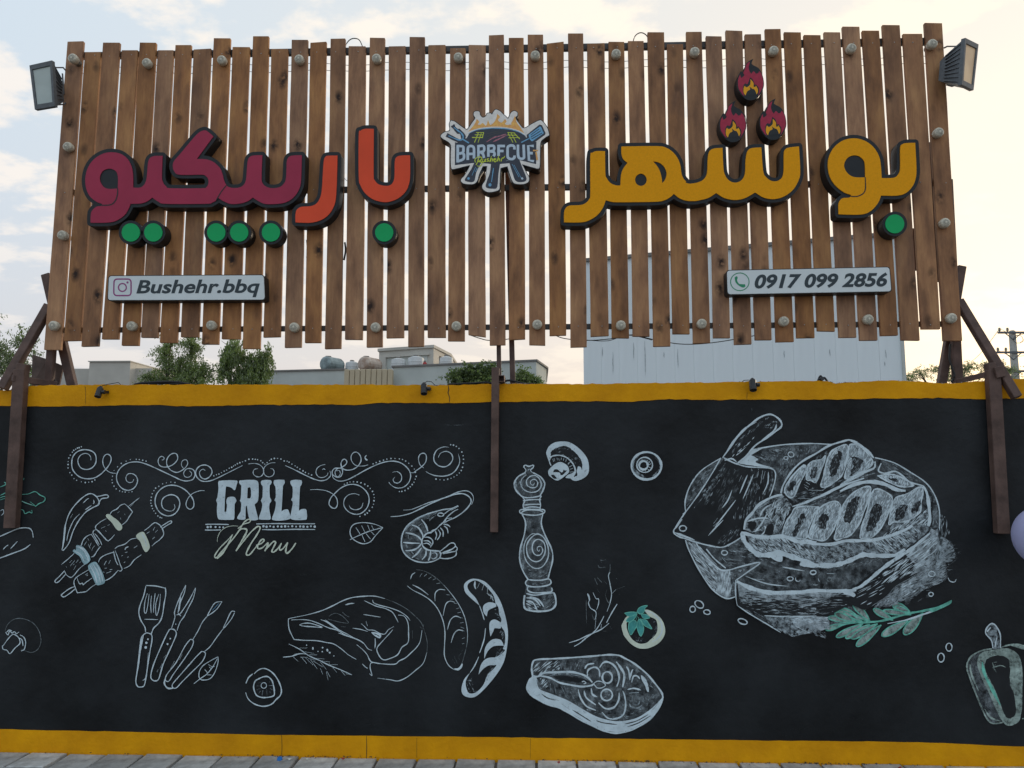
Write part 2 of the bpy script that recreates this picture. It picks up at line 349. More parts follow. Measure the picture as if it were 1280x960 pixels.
def contour(loops, off, res=.7):
    """outline at distance off outside (or inside) a set of closed loops, by a distance field"""
    A = np.concatenate([np.array(l) for l in loops]); B = np.concatenate([np.roll(np.array(l), -1, 0) for l in loops])
    pad = abs(off)+3; x0, y0 = A.min(0)-pad; x1, y1 = A.max(0)+pad
    xs = np.arange(x0, x1, res); ys = np.arange(y0, y1, res); X, Y = np.meshgrid(xs, ys)
    D = np.full(X.shape, 1e9); IN = np.zeros(X.shape, bool)
    for a, b in zip(A, B):
        d = b-a; L = (d*d).sum()+1e-12
        t = np.clip(((X-a[0])*d[0]+(Y-a[1])*d[1])/L, 0, 1)
        D = np.minimum(D, (X-a[0]-t*d[0])**2+(Y-a[1]-t*d[1])**2)
        if a[1] != b[1]:
            c = ((a[1] > Y) != (b[1] > Y)) & (X < (b[0]-a[0])*(Y-a[1])/(b[1]-a[1])+a[0]); IN ^= c
    F = np.sqrt(D)*np.where(IN, -1, 1) - off
    segs = {}; ny, nx = F.shape
    sgn = F < 0; cell = sgn[:-1, :-1].astype(int) + 2*sgn[:-1, 1:] + 4*sgn[1:, 1:] + 8*sgn[1:, :-1]
    tab = {1: [(3,0)], 2: [(0,1)], 3: [(3,1)], 4: [(1,2)], 5: [(3,2),(1,0)], 6: [(0,2)], 7: [(3,2)], 8: [(2,3)], 9: [(2,0)], 10: [(0,3),(2,1)], 11: [(2,1)], 12: [(1,3)], 13: [(1,0)], 14: [(0,3)]}
    pos = {}
    def ek(j, i, e):
        return ('h', j, i) if e == 0 else ('v', j, i+1) if e == 1 else ('h', j+1, i) if e == 2 else ('v', j, i)
    def ep(k):
        t, j, i = k
        if t == 'h': f0, f1 = F[j, i], F[j, i+1]; u = f0/(f0-f1); return (xs[i]+u*res, ys[j])
        f0, f1 = F[j, i], F[j+1, i]; u = f0/(f0-f1); return (xs[i], ys[j]+u*res)
    for j, i in zip(*np.nonzero((cell > 0) & (cell < 15))):
        for a, b in tab[int(cell[j, i])]:
            segs[ek(j, i, a)] = ek(j, i, b)
    out = []
    while segs:
        k0, k = segs.popitem(); lp = [ep(k0)]
        while k in segs: lp.append(ep(k)); k = segs.pop(k)
        if k != k0: lp.append(ep(k))
        lp = dedupe(lp, .15)
        if len(lp) > 6: out.append(lp[::2] if len(lp) > 40 else lp)
    return out
def prism(mb, loops, y0, y1, m=0, mside=None):
    """loops in photo px traced on plane y0 (front), extruded back to y1"""
    pl = [[P(x, y, y0) for x, y in l] for l in loops]
    tri = tessellate_polygon([[Vector((p.x, p.z, 0)) for p in l] for l in pl])
    flat = [p for l in pl for p in l]; n = len(flat)
    vs = flat + [Vector((p.x, y1, p.z)) for p in flat]
    mb.add(vs, [tuple(t) for t in tri], m)
    ms = m if mside is None else mside; fs = []; b = 0
    for l in pl:
        k = len(l)
        for i in range(k): fs.append((b+i, b+(i+1) % k, b+(i+1) % k+n, b+i+n))
        b += k
    mb.add(vs, fs, ms); mb.add(vs, [tuple(i+n for i in t) for t in tri], ms)

class Art:
    """flat print or brushwork lying on a plane: every stroke a hair's breadth above the last"""
    def __init__(s, plane, mats): s.y = plane; s.k = 0; s.mb = MB(); s.keys = mats
    def _y(s): s.k += 1; return s.y - 2.5e-5*s.k
    def _m(s, key):
        if key not in s.keys: s.keys.append(key)
        return s.keys.index(key)
    def poly(s, loops, key):
        y = s._y(); pl = [[P(a, b, y) for a, b in l] for l in loops]
        tri = tessellate_polygon([[Vector((p.x, p.z, 0)) for p in l] for l in pl])
        s.mb.add([p for l in pl for p in l], [tuple(t) for t in tri], s._m(key))
    def fill(s, fr, txt, key, holes=(), n=5, rough=0):
        ls = []
        for t in (txt, *holes):
            p, c = parse(t, fr); l = dedupe(closedcurve(p, c, n))
            if rough: l = [(x+random.gauss(0, rough), y+random.gauss(0, rough)) for x, y in l]
            ls.append(l)
        s.poly(ls, key)
    def ribbon(s, pts, wd, key, taper=.5, jit=.10):
        if len(pts) > 2:
            q = [pts[0]]
            for p in pts[1:]:
                if math.hypot(p[0]-q[-1][0], p[1]-q[-1][1]) > .2: q.append(p)
            pts = q
        if len(pts) < 2: return
        y = s._y(); n = len(pts); vs = []; ph = random.random()*6
        for i, (x, yy) in enumerate(pts):
            a = pts[max(i-1, 0)]; b = pts[min(i+1, n-1)]; dx, dy = b[0]-a[0], b[1]-a[1]; L = math.hypot(dx, dy) or 1
            t = i/(n-1); e = min(1, taper+(1-taper)*4*min(t, 1-t))
            ww = wd*e*(1+jit*1.6*math.sin(ph+i*.7)+random.uniform(-jit, jit))/2
            nx, ny = -dy/L*ww, dx/L*ww
            yk = y - 2e-5*t
            vs += [P(x+nx, yy+ny, yk), P(x-nx, yy-ny, yk)]
        s.mb.add(vs, [(2*i, 2*i+1, 2*i+3, 2*i+2) for i in range(n-1)], s._m(key))
    def line(s, fr, txt, wd, key='chalk', taper=.5, n=6, closed=False, jit=.10):
        for part in txt.split('|'):
            p, c = parse(part, fr)
            if closed: q = closedcurve(p, c, n); q = q+[q[0]]; tp = 1
            elif any(c):
                q = []; i = 0; c[0] = c[-1] = True
                while i < len(p)-1:
                    j = i+1
                    while not c[j]: j += 1
                    q += catmull(p[i:j+1], n)[:-1]; i = j
                q.append(p[-1]); tp = taper
            else: q = catmull(p, n); tp = taper
            s.ribbon(q, wd, key, tp, jit)
    def dots(s, fr, txt, r, key='chalk', var=.3):
        for q in txt.split():
            a, b = map(float, q.split(',')); s.disc(fr[0]+a/fr[2], fr[1]+b/fr[2], r*random.uniform(1-var, 1+var), key)
    def disc(s, x, y, r, key, ry=None, n=10):
        s.poly([[(x+r*math.cos(k*2*math.pi/n), y+(ry or r)*math.sin(k*2*math.pi/n)) for k in range(n)]], key)
    def ring(s, fr, cx, cy, rx, ry, wd, key='chalk', a0=0, a1=360, rot=0, jit=.12):
        pts = []; n = max(8, int(abs(a1-a0)/14)); c, q = math.cos(math.radians(rot)), math.sin(math.radians(rot))
        for k in range(n+1):
            a = math.radians(a0+(a1-a0)*k/n); u, v = rx*math.cos(a), ry*math.sin(a); pts.append((fr[0]+(cx+u*c-v*q)/fr[2], fr[1]+(cy+u*q+v*c)/fr[2]))
        s.ribbon(pts, wd, key, 1 if abs(a1-a0) >= 360 else .4, jit)
    def hatch(s, fr, txt, ang, gap, wd, key='chalk', seg=(4, 14), cover=.7, wob=8, alongpx=None):
        """brush strokes laid side by side inside a traced outline"""
        p, c = parse(txt, fr); poly = closedcurve(p, c, 4); a = math.radians(ang); ca, sa = math.cos(a), -math.sin(a)
        cx = sum(q[0] for q in poly)/len(poly); cy = sum(q[1] for q in poly)/len(poly)
        R = [((x-cx)*ca+(y-cy)*sa, -(x-cx)*sa+(y-cy)*ca) for x, y in poly]
        v = min(r[1] for r in R)+gap*.5; vm = max(r[1] for r in R); k0 = s.k; cnt = 0
        while v < vm:
            xs = []
            for i in range(len(R)):
                (x1, y1), (x2, y2) = R[i], R[(i+1) % len(R)]
                if (y1 > v) != (y2 > v): xs.append(x1+(v-y1)*(x2-x1)/(y2-y1))
            xs.sort()
            for k in range(0, len(xs)-1, 2):
                u = xs[k]+random.uniform(0, seg[0])
                while u < xs[k+1]:
                    L = min(random.uniform(*seg), xs[k+1]-u)
                    if random.random() < cover and L > 1.2:
                        d = math.radians(random.uniform(-wob, wob)); q = []
                        for t in (0, .5, 1):
                            uu = u+L*t; vv = v+math.tan(d)*(t-.5)*L
                            q.append((cx+uu*ca-vv*sa, cy+uu*sa+vv*ca))
                        s.k = k0+cnt % 4; cnt += 1
                        s.ribbon(q, wd*random.uniform(.6, 1.3), key, .15)
                    u += L+random.uniform(.3, seg[0])
            v += gap*random.uniform(.7, 1.3)
        s.k = k0+5
    def build(s, name, parent, label=None):
        o = mesh(name, s.mb.v, s.mb.f, [M[k] for k in s.keys], parent, mi=s.mb.m)
        if label: o['label'] = label
        return o

# ============================================================ THE SETTING
# ------------------------------------------------------------ ground and pavement
YS = .03                                  # front of the slats
def sheet(name, x0, x1, y0, y1, z, m, kind='structure'):
    o = mesh(name, [(x0,y0,z),(x1,y0,z),(x1,y1,z),(x0,y1,z)], [(0,1,2,3)], m); tag(o, kind=kind); return o
g = sheet('ground', -600, 600, -500, 1100, -.07, M['dirt'])
pv = sheet('pavement', -8, 8, -6, .02, -.016, M['dirt'])
px0, pw, pd = -5.2, .2245, .225
sizes = {}
for r in range(5):
    yb = -.006 - r*pd
    for c in range(46):
        xa = px0 + c*pw + (pw/2 if r % 2 else 0) + random.uniform(-.003, .003)
        z = random.uniform(-.004, .004); g1 = .006+random.random()*.003
        vs = []
        for (x, y) in ((xa+g1, yb-pd+g1), (xa+pw-g1, yb-pd+g1), (xa+pw-g1, yb-.002), (xa+g1, yb-.002)):
            dz = random.uniform(-.002, .002); vs.append((x, y, z+dz))
        ins = .006; cx, cy = xa+pw/2, yb-pd/2
        top = [(x+(ins if x < cx else -ins), y+(ins if y < cy else -ins), q+.004) for x, y, q in vs]
        low = [(x, y, -.05) for x, y, q in vs]
        mesh('paver', top+vs+low, [(0,1,2,3)]+[(4+i,4+(i+1)%4,(i+1)%4,i) for i in range(4)]+[(8+i,8+(i+1)%4,4+(i+1)%4,4+i) for i in range(4)], M['paver'], pv)
# ------------------------------------------------------------ painted wall
def rag(prof, step, amp):
    o = []
    for (x0, y0), (x1, y1) in zip(prof, prof[1:]):
        n = max(1, int((x1-x0)/step))
        for k in range(n): t = k/n; o.append((x0+(x1-x0)*t, y0+(y1-y0)*t+random.gauss(0, amp)))
    o.append(prof[-1]); return o
topp = rag([(-260,490),(22,488),(30,485),(40,482.5),(60,481.5),(130,481),(320,480.5),(480,481),(545,481.5),(640,480),(760,479.5),(900,477.5),(1028,476),(1036,476.5),(1045,479.5),(1060,478),(1110,475.5),(1150,477),(1172,479),(1190,479.5),(1214,477),(1240,475),(1280,473),(1560,470)], 5, .35)
lowy = rag([(-260,509),(0,507.5),(24,508),(120,507.5),(160,506),(200,506.5),(235,508),(320,506),(400,505.5),(450,506),(470,503.5),(560,504),(600,503),(640,502.5),(700,501.5),(790,502),(830,499),(900,500),(960,499.5),(1040,499.5),(1100,498),(1180,497.5),(1220,499),(1280,498),(1560,496)], 7, .30)
bot = rag([(-260,905),(0,912),(160,915),(320,918.5),(640,922),(960,926),(1100,927),(1180,929),(1230,931.5),(1280,933.5),(1560,941)], 14, .22)
def wallprofile(mb, top, y0, y1, zb, m=0):
    tf = [P(a, b, y0) for a, b in top]; n = len(tf)
    vs = tf + [Vector((p.x, y0, zb)) for p in tf] + [Vector((p.x, y1, p.z-.012+random.uniform(-.004, .004))) for p in tf] + [Vector((p.x, y1, zb)) for p in tf]
    fs = []
    for i in range(n-1): fs += [(n+i, n+i+1, i+1, i), (i, i+1, 2*n+i+1, 2*n+i), (2*n+i, 2*n+i+1, 3*n+i+1, 3*n+i)]
    fs += [(0, 2*n, 3*n, n), (n-1, 2*n-1, 4*n-1, 3*n-1)]
    mb.add(vs, fs, m)
wall = empty('painted_wall', (0, .1, 0)); tag(wall, 'long low black wall painted with chalk style food drawings below the slatted sign', 'wall')
mb = MB(); wallprofile(mb, [(x, y+.8) for x, y in topp], 0, .20, -.06); mb.build('wall_body', M['wall'], wall)
def band(name, top, low, y, label):
    mb = MB(); t = [P(a, b, y) for a, b in top]; l = [P(a, b, y) for a, b in low]
    xs = sorted({p.x for p in t} | {p.x for p in l})
    f = lambda arr, x: float(np.interp(x, [p.x for p in arr], [p.z for p in arr]))
    n = len(xs); vs = [(x, y, f(t, x)) for x in xs] + [(x, y, f(l, x)) for x in xs] + [(x, .001, f(t, x)) for x in xs] + [(x, .001, f(l, x)) for x in xs]; fs = []
    for i in range(n-1): fs += [(n+i, n+i+1, i+1, i), (i, i+1, 2*n+i+1, 2*n+i), (n+i, 3*n+i, 3*n+i+1, n+i+1)]
    mb.add(vs, fs); o = mb.build(name, M['yellow'], wall); o['label'] = label; return o
band('yellow_band', topp, lowy, -.004, 'mustard yellow band along the ragged top of the wall')
gl = [(x, 949.5) for x in (-260, 1560)]
tb = [P(a, b, -.004) for a, b in bot]
mb = MB(); n = len(tb)
mb.add([p for p in tb]+[Vector((p.x, -.004, -.02)) for p in tb]+[Vector((p.x, .001, p.z)) for p in tb],
       sum([[(n+i, n+i+1, i+1, i), (i, i+1, 2*n+i+1, 2*n+i)] for i in range(n-1)], []))
o = mb.build('yellow_band', M['yellow'], wall); o['label'] = 'mustard yellow band along the foot of the wall'
# crumbled mortar on the wall head and grime along the foot
mb = MB()
for k in range(330):
    x = random.choice([random.uniform(530, 560), random.uniform(630, 660), random.uniform(1030, 1070), random.uniform(1120, 1230), random.uniform(-50, 1280)])
    yy = float(np.interp(x, [a for a, b in topp], [b for a, b in topp])); c = P(x, yy, random.uniform(.0, .02)); r = random.uniform(.002, .007)
    mb.add([c+Vector((random.uniform(-1,1), random.uniform(-1,1), random.uniform(-.6,.8)))*r for _ in range(5)], [(0,1,2),(0,2,3),(1,2,4),(2,3,4),(0,1,4),(0,3,4)])
o = mb.build('mortar_crumbs', M['mortar'], wall); tag(o, kind='stuff')
mb = MB()
for k in range(520):
    x = random.choice([random.uniform(-5, 5), random.gauss(-1.4, .25), random.gauss(.55, .25), random.gauss(1.6, .3)]); r = random.uniform(.0015, .006); c = Vector((x, -.008-abs(random.gauss(0, .012)), .004+random.uniform(0, .006)))
    mb.add([c+Vector((random.uniform(-1.5,1.5), random.uniform(-1,1), random.uniform(-.6,.8)))*r for _ in range(5)], [(0,1,2),(0,2,3),(1,2,4),(2,3,4),(0,1,4),(0,3,4)])
o = mb.build('grit', mat('dark_grit', (.05, .045, .04), .95, .3, 30)); tag(o, kind='stuff', label='dark grit gathered where the pavement meets the wall')
WA = lambda: Art(-.0055, ['chalk'])
a = Art(-.0055, ['black']); F1 = (0, 0, 1)
a.line(F1, '560,481 561,487 560,491 562,497 561.5,503', .9, 'black', .7, 2)
a.line(F1, '352,919 352.5,932 352,944', .5, 'black', .7, 2); a.line(F1, '458,920 458.4,934 458,948', .7, 'black', .7, 2); a.line(F1, '521,922 521,947', .4, 'black', .7, 2); a.line(F1, '663,923 663,948', .35, 'black', .7, 2)
a.line(F1, '106,482 107,490 106.5,506', .35, 'black', .7, 2); a.line(F1, '934,490 933.5,499', .5, 'black', .7, 2)
a.build('hairline_cracks', wall)

# ------------------------------------------------------------ steel supports
def post_px(mb, a, b, wpx, y0, y1, m=0, ya=None):
    """a steel section between two traced ends; its width follows from its size in the photo"""
    A = P(*a, (y0+y1)/2 if ya is None else ya[0]); B = P(*b, (y0+y1)/2 if ya is None else ya[1])
    w_ = wpx/FPX*((A-CAM).length+(B-CAM).length)/2*.96
    mb.beam(A, B, w_, abs(y1-y0), m=m)
def part(parent, name, fn, m='steel', bevel=.003):
    mb = MB(); fn(mb); return mb.build(name, M[m], parent, bevel=bevel)
# left
t = empty('steel_support', P(26, 482, .05)); tag(t, 'brown steel support at the left end of the sign with a post down the wall', 'sign support', 'steel supports of the sign')
part(t, 'wall_post', lambda b: post_px(b, (26.5, 462), (14.5, 660), 13, -.055, -.005))
part(t, 'post_stub', lambda b: post_px(b, (30, 455), (26.5, 470), 11, -.052, .0))
part(t, 'outer_brace', lambda b: post_px(b, (62, 382), (3, 486), 9, 0, .05, ya=(.10, -.03)))
part(t, 'bracket_arm', lambda b: post_px(b, (15, 472.5), (70, 480.5), 7, 0, .05, ya=(-.05, .13)))
part(t, 'upright', lambda b: post_px(b, (78, 235), (61.5, 482), 8, .085, .125))
part(t, 'back_brace', lambda b: post_px(b, (58, 343), (91, 484), 9.5, .13, .17))
mb = MB(); q = [P(40.5,443,.185), P(59,449,.185), P(79,457.5,.21), P(74,481,.21), P(39,482,.185)]
mb.add(q+[p+Vector((0,.012,0)) for p in q], [(0,1,2,3,4),(9,8,7,6,5)]+[(i,5+i,5+(i+1)%5,(i+1)%5) for i in range(5)]); mb.build('steel_sheet', M['rust'], t)
# middle
t = empty('steel_support', P(620, 480, .05)); tag(t, 'brown steel support at the middle of the sign, left of the pepper mill drawing', 'sign support', 'steel supports of the sign')
part(t, 'wall_post', lambda b: post_px(b, (619.5, 460), (617.8, 665), 9.8, -.055, -.005))
part(t, 'upright', lambda b: post_px(b, (622, 300), (624, 478), 5.5, .060, .10))
part(t, 'back_brace', lambda b: post_px(b, (634, 200), (641, 480), 6.5, .10, .14))
def tubestub(b):
    c = P(626.5, 473, -.05); s_ = .019; L = .16
    for (u0, u1, v0, v1) in ((-s_, s_, s_-.004, s_), (-s_, s_, -s_, -s_+.004), (-s_, -s_+.004, -s_+.004, s_-.004), (s_-.004, s_, -s_+.004, s_-.004)): b.box((c.x+u0, c.y, c.z+v0), (c.x+u1, c.y+L, c.z+v1))
    b.box((c.x-s_+.004, c.y+.05, c.z-s_+.004), (c.x+s_-.004, c.y+.056, c.z+s_-.004))
part(t, 'bracket_arm', tubestub, bevel=0)
# right
t = empty('steel_support', P(1240, 478, .05)); tag(t, 'brown steel support at the right end of the sign, beside the utility pole behind', 'sign support', 'steel supports of the sign')
part(t, 'wall_post', lambda b: post_px(b, (1240.5, 463), (1252.3, 667), 13.3, -.055, -.005))
part(t, 'post_stub', lambda b: post_px(b, (1236.5, 454), (1240, 472), 9, -.052, .0))
part(t, 'outer_brace', lambda b: post_px(b, (1198, 376), (1271, 497), 9, 0, .045, ya=(.10, -.075)))
part(t, 'bracket_arm', lambda b: post_px(b, (1254, 463), (1196, 477), 6, 0, .05, ya=(-.055, .12)))
part(t, 'upright', lambda b: post_px(b, (1184, 225), (1197, 480), 9.5, .10, .14))
part(t, 'back_brace', lambda b: post_px(b, (1201.5, 333), (1176.5, 482), 9, .145, .185))
part(t, 'joint_plate', lambda b: post_px(b, (1244, 466), (1255, 463.5), 12, -.075, -.060), bevel=.002)
def hang(name, pts, r, label, cat='cable', group=None, m='wire'):
    mb = MB(); mb.tube(pts, r, 6); o = mb.build(name, M[m], smooth=True); tag(o, label, cat, group); return o
cp = lambda s, y, n=6: [P(a, b, y) for a, b in catmull([tuple(map(float, q.split(','))) for q in s.split()], n)]
hang('cable', cp('1188,430 1187,448 1191,462 1193,470 1189,478', .09), .006, 'black cable hanging between the two steel legs under the right end of the sign')
hang('cable', cp('66,438 67,455 66,470 72,480', .12), .005, 'black cable running down the steel upright at the left end of the sign')

# ============================================================ THE SLATTED SIGN
sign = empty('slatted_sign', P(630, 436, .06)); tag(sign, 'long hoarding of upright brown wooden slats with pale gaps, standing above the black wall', 'sign')
TOP = """84,104,51.5 106,126,64.8 128.5,149.5,53 152,172,62.5 174.5,195,53 197,216.5,62.5 219,239,56 242,263.5,61 267,288,47.5 290.5,312,58.5 316,336,45 339,360,61 364.5,385,49.5 388,408,52.5 413,431.5,48 435.5,457,57.5 462,481,47 486,507,57.5 512,531,46 535.5,557,56 562.5,582,60 586,607,56 611,630,43.5 636,654.5,47 659.5,679,43 683.5,704.5,53 710,729,41.5 734,755.5,54 760.5,780.5,52 785,804.5,51 809.5,830,40 834,854,55 857.5,877,39.5 882.5,902,45 907,928,38 931,951.5,42.5 956,976,36 980,1001,40 1005,1026,43.5 1030,1050.5,40 1053,1074.5,33 1078,1099,38 1103,1125,31 1128.5,1153,42 1156,1178,28.5"""
BOT = """54.5,75.5,437.5 79.5,100,426 101.5,122.5,433 127,147.5,424 151.5,173,432 176,197,422 199.5,221,428.5 225.5,248,421.5 252,273,430.5 277,300,424 303,325,436 329,350.5,421.5 355.5,376.5,434.5 381,401,428.5 406,426,436 431,453,424.5 458,478,434 483,505,422.5 510,530,433.5 534.5,557,422 560,581,426.5 585.5,607,420 612,632,431.5 636,656.5,424.5 661.5,681.5,431.5 687,708,419.5 713,733.5,434 738.5,761,420.3 765,786.5,422.5 791,812,420.5 817,838,433 841,862.5,417.5 866.5,888,429 892,913,422.5 918,940,430.5 944,965,425 970,992.5,427.5 996,1018.5,422.5 1022,1044,414 1049,1071,422 1075,1097.5,425.5 1101,1123,419.5 1127,1150,425.5 1152,1176,411.5 1180,1203,426"""
tl = [tuple(map(float, q.split(','))) for q in TOP.split()]; bl = [tuple(map(float, q.split(','))) for q in BOT.split()]
tilt = {1: -.6, 8: -1.2, 14: -1.4, 26: -2.6, 28: -1, 35: .8, 22: .4, 23: -.8}
for i, (a, b) in enumerate(zip(tl, bl)):
    k = tilt.get(i+1, random.uniform(-.5, .5)); kb = random.uniform(-.7, .7) + (2.5 if i+1 == 22 else -1.8 if i+1 in (24, 28) else 0)
    y0 = YS + random.uniform(-.0025, .0025); n = 9; vs = []; bow = random.uniform(-.6, .6)
    for s in range(n):
        t_ = s/(n-1); bw = bow*math.sin(math.pi*t_)
        for side in (0, 1):
            x = a[side]+(b[side]-a[side])*t_+bw+random.uniform(-.22, .22); y = a[2]+(b[2]-a[2])*t_ + (side-.5)*(k*(1-t_)+kb*t_)
            vs.append(P(x, y, y0+random.uniform(-.0006, .0006)))
    th = .022+random.uniform(-.002, .002); m_ = len(vs); bk = [v+Vector((0, th, 0)) for v in vs]; fs = []
    for s in range(n-1):
        p = 2*s; fs += [(p, p+2, p+3, p+1), (m_+p, m_+p+1, m_+p+3, m_+p+2), (p, m_+p, m_+p+2, p+2), (p+1, p+3, m_+p+3, m_+p+1)]
    fs += [(0, 1, m_+1, m_), (m_-2, 2*m_-2, 2*m_-1, m_-1)]
    o = mesh('slat', vs+bk, fs, M['wood'], sign)
    bm = bmesh.new(); bm.from_mesh(o.data); bmesh.ops.recalc_face_normals(bm, faces=bm.faces[:])
    ed = [e for e in bm.edges if len(e.link_faces) == 2 and e.calc_face_angle(0) > .6]
    bmesh.ops.bevel(bm, geom=ed, offset=.0026, segments=2, affect='EDGES', profile=.5); bm.to_mesh(o.data); bm.free()
    # two screw heads, top and bottom rail
rails = [((86, 70.5), (1172, 52), 6.6), ((82, 241.5), (1180, 228.5), 6.0), ((70, 413), (1190, 405), 5.6)]
for a, b, wpx in rails: part(sign, 'rail', lambda m_: post_px(m_, a, b, wpx, .0545, .0835), 'rail', .001)
mb = MB()
for i, (a, b) in enumerate(zip(tl, bl)):
    for (ra, rb, _) in rails:
        t0 = ((ra[1]+rb[1])/2 - a[2])/(b[2]-a[2]); cx = (a[0]+a[1])/2*(1-t0)+(b[0]+b[1])/2*t0; cy = ra[1]+(rb[1]-ra[1])*(cx-ra[0])/(rb[0]-ra[0])
        mb.lathe(P(cx+random.uniform(-3, 3), cy+random.uniform(-1, 1), YS-.0005), (0, -1, 0), [(-.002, .0032), (.0016, .0032), (.0026, .0018)], 6)
o = mb.build('screw_heads', mat('zinc_screw', (.42, .42, .40), .35, .1, 9, metal=.8), sign); tag(o, kind='stuff')
# brown uprights and short braces behind the slats (seen through the gaps)
for a, b, wd in (((1166, 178), (1170, 352), 9), ((1142, 286), (1146, 338), 6), ((455, 60), (437, 395), 4)): part(sign, 'frame_upright', lambda m_: post_px(m_, a, b, wd, .086, .115))
# thin string wires running behind the slats
def sag(x0, y0, x1, y1, y, amp, n=70):
    return [P(x0+(x1-x0)*k/n, y0+(y1-y0)*k/n + amp*math.sin(k*.9)+random.uniform(-.5, .5), y) for k in range(n+1)]
hang('light_string_wire', sag(100, 84, 1170, 71, .060, 1.6), .0016, 'thin upper wire strung behind the tops of the slats', 'wire', 'string wires behind the slats')
hang('light_string_wire', sag(100, 92, 1172, 80, .062, 1.2), .0016, 'thin lower wire strung behind the tops of the slats', 'wire', 'string wires behind the slats')
hang('cable', cp('431,66 432,57 437,50 443,48 449,50 453,58 455,66', .06), .0032, 'small cable loop standing above the slats left of the barbecue logo')
hang('cable', cp('790,66 791,54 794,45 800,41 806,42.5 810,48 811,60', .06), .0032, 'small cable loop standing above the slats right of the barbecue logo')
hang('cable', cp('588,419 600,423 612,425.5 634,424 648,420 655,417', .058), .0028, 'thin cable sagging below the slats at the middle support')
hang('cable', cp('690,417 705,423 735,425.5 768,423 790,418.5 815,424 850,430 885,429 925,423 960,416', .058), .0028, 'long thin cable drooping below the slats in front of the pale metal building')
hang('cable', cp('733,425 760,426 785,419 815,425', .062), .0022, 'short thin cable crossing the long drooping one under the slats')
hang('cable', cp('383,322 384,315 383,300', .058), .0022, 'scrap of cable behind the slats under the orange red letter')
hang('cable', cp('431,303 432,313 430,325', .058), .006, 'short black cable end showing in a gap left of the green dot')
hang('cable', cp('430,222 434,226 440,224', .058), .0016, 'fine wire end between the two orange red letters')
hang('cable', cp('900,222 902,232 906,241 912,243', .058), .0018, 'fine wire hanging behind the amber letters')
hang('cable', cp('928,130 930,140 933,152 931,160', .055), .0018, 'fine wire hanging from the top flame')

# ------------------------------------------------------------ lamp knobs on the slats
lamp = empty('sign_lamp', (0, YS, 0)); mb = MB(); mb.lathe((0, YS+.004, 0), (0, -1, 0), [(0, .021), (.030, .021), (.034, .024)], 14); mb.build('socket', M['bulbdark'], lamp, smooth=True)
mb = MB(); mb.lathe((0, YS, 0), (0, -1, 0), [(.032, .022), (.036, .028), (.060, .030), (.070, .0285), (.077, .022), (.080, .012), (.0805, .003)], 20); mb.build('lens', M['bulb'], lamp, smooth=True)
mb = MB()
for k in range(14):
    q = 2*math.pi*k/14; c, s_ = math.cos(q), math.sin(q); a = Vector((c*.008, YS-.0795, s_*.008)); b = Vector((c*.020, YS-.0775, s_*.020)); mb.beam(a, b, .0022, .003)
mb.build('lens_ribs', M['bulbdark'], lamp)
lamp.name = 'sign_lamp'
spots = [("top", '90,72 179.5,74.5 274,71 371.5,70 469,69 572,67.5 669,65 771,63 870,60.5 969.5,59 1067.5,56 1169.5,50.5'),
         ("bottom", '62,405.5 160,406 260.5,405 365,407.5 467.5,407.5 569.5,406 671.5,404 777,405 879,403 982.5,400 1089,397.5 1194,396'),
         ("left", '80,180 73,291.5'), ("right", '1177.5,162 1185.5,276')]
ordn = ['leftmost', 'second', 'third', 'fourth', 'fifth', 'sixth', 'seventh', 'eighth', 'ninth', 'tenth', 'eleventh', 'rightmost']
first = True
for row, txt in spots:
    for i, q in enumerate(txt.split()):
        px, py = map(float, q.split(','))
        if first: L = lamp; first = False
        else:
            L = lamp.copy(); COL.objects.link(L)
            for ch in lamp.children:
                c = ch.copy(); COL.objects.link(c); c.parent = L
        L.location = P(px, py, YS-.072) + Vector((0, .072, 0)); L.rotation_euler = (0, random.uniform(0, 6.28), 0)
        if row in ('top', 'bottom'): lab = 'round greenish lamp knob, %s of the %s row along the slats' % (ordn[i] + ('' if i in (0, 11) else ' from the left'), row)
        else: lab = 'round greenish lamp knob on the %s slat, %s of its two side ones' % ('leftmost' if row == 'left' else 'rightmost', 'upper' if i == 0 else 'lower')
        tag(L, lab, 'lamp', 'round lamp knobs on the slats')

# ============================================================ THE LETTERS AND PLATES
YF, YB = -.052, YS-.004                    # front of the letter bodies, their backs
LA, LB, LC, RA, RB, RC, LO = (95,140,5.335), (240,140,5.335), (400,140,5.33), (690,160,6.856), (850,60,4.571), (1010,160,6.4), (545,130,8.0)
def crv(segs):
    """several traced pieces in different frames make one closed outline"""
    pts = []; cs = []
    for fr, s_ in segs: p, c = parse(s_, fr); pts += p; cs += c
    return dedupe(closedcurve(pts, cs, 5), .3)
def letter(name, label, outline, holes, face, rim, seams=(), cat='letter', group='raised letters on the slats'):
    """hand-traced face, its rim found by a distance field, the body extruded back to the slats"""
    loops = [outline]+holes
    t = empty(name, P(sum(x for x, y in outline)/len(outline), max(y for x, y in outline), YB)); tag(t, label, cat, group)
    mb = MB(); prism(mb, contour([outline], rim), YF, YB, 1, 0); o = mb.build('letter_body', [M['letterbody'], M['letterrim']], t)
    mb = MB(); prism(mb, loops, YF-.005, YF-.0005); mb.build('letter_face', M[face], t)
    for fr, s_, wd in seams:
        a = Art(YF-.0058, ['letterbody']); a.line(fr, s_, wd, 'letterbody', .8, jit=.03); a.build('seam', t)
    return t
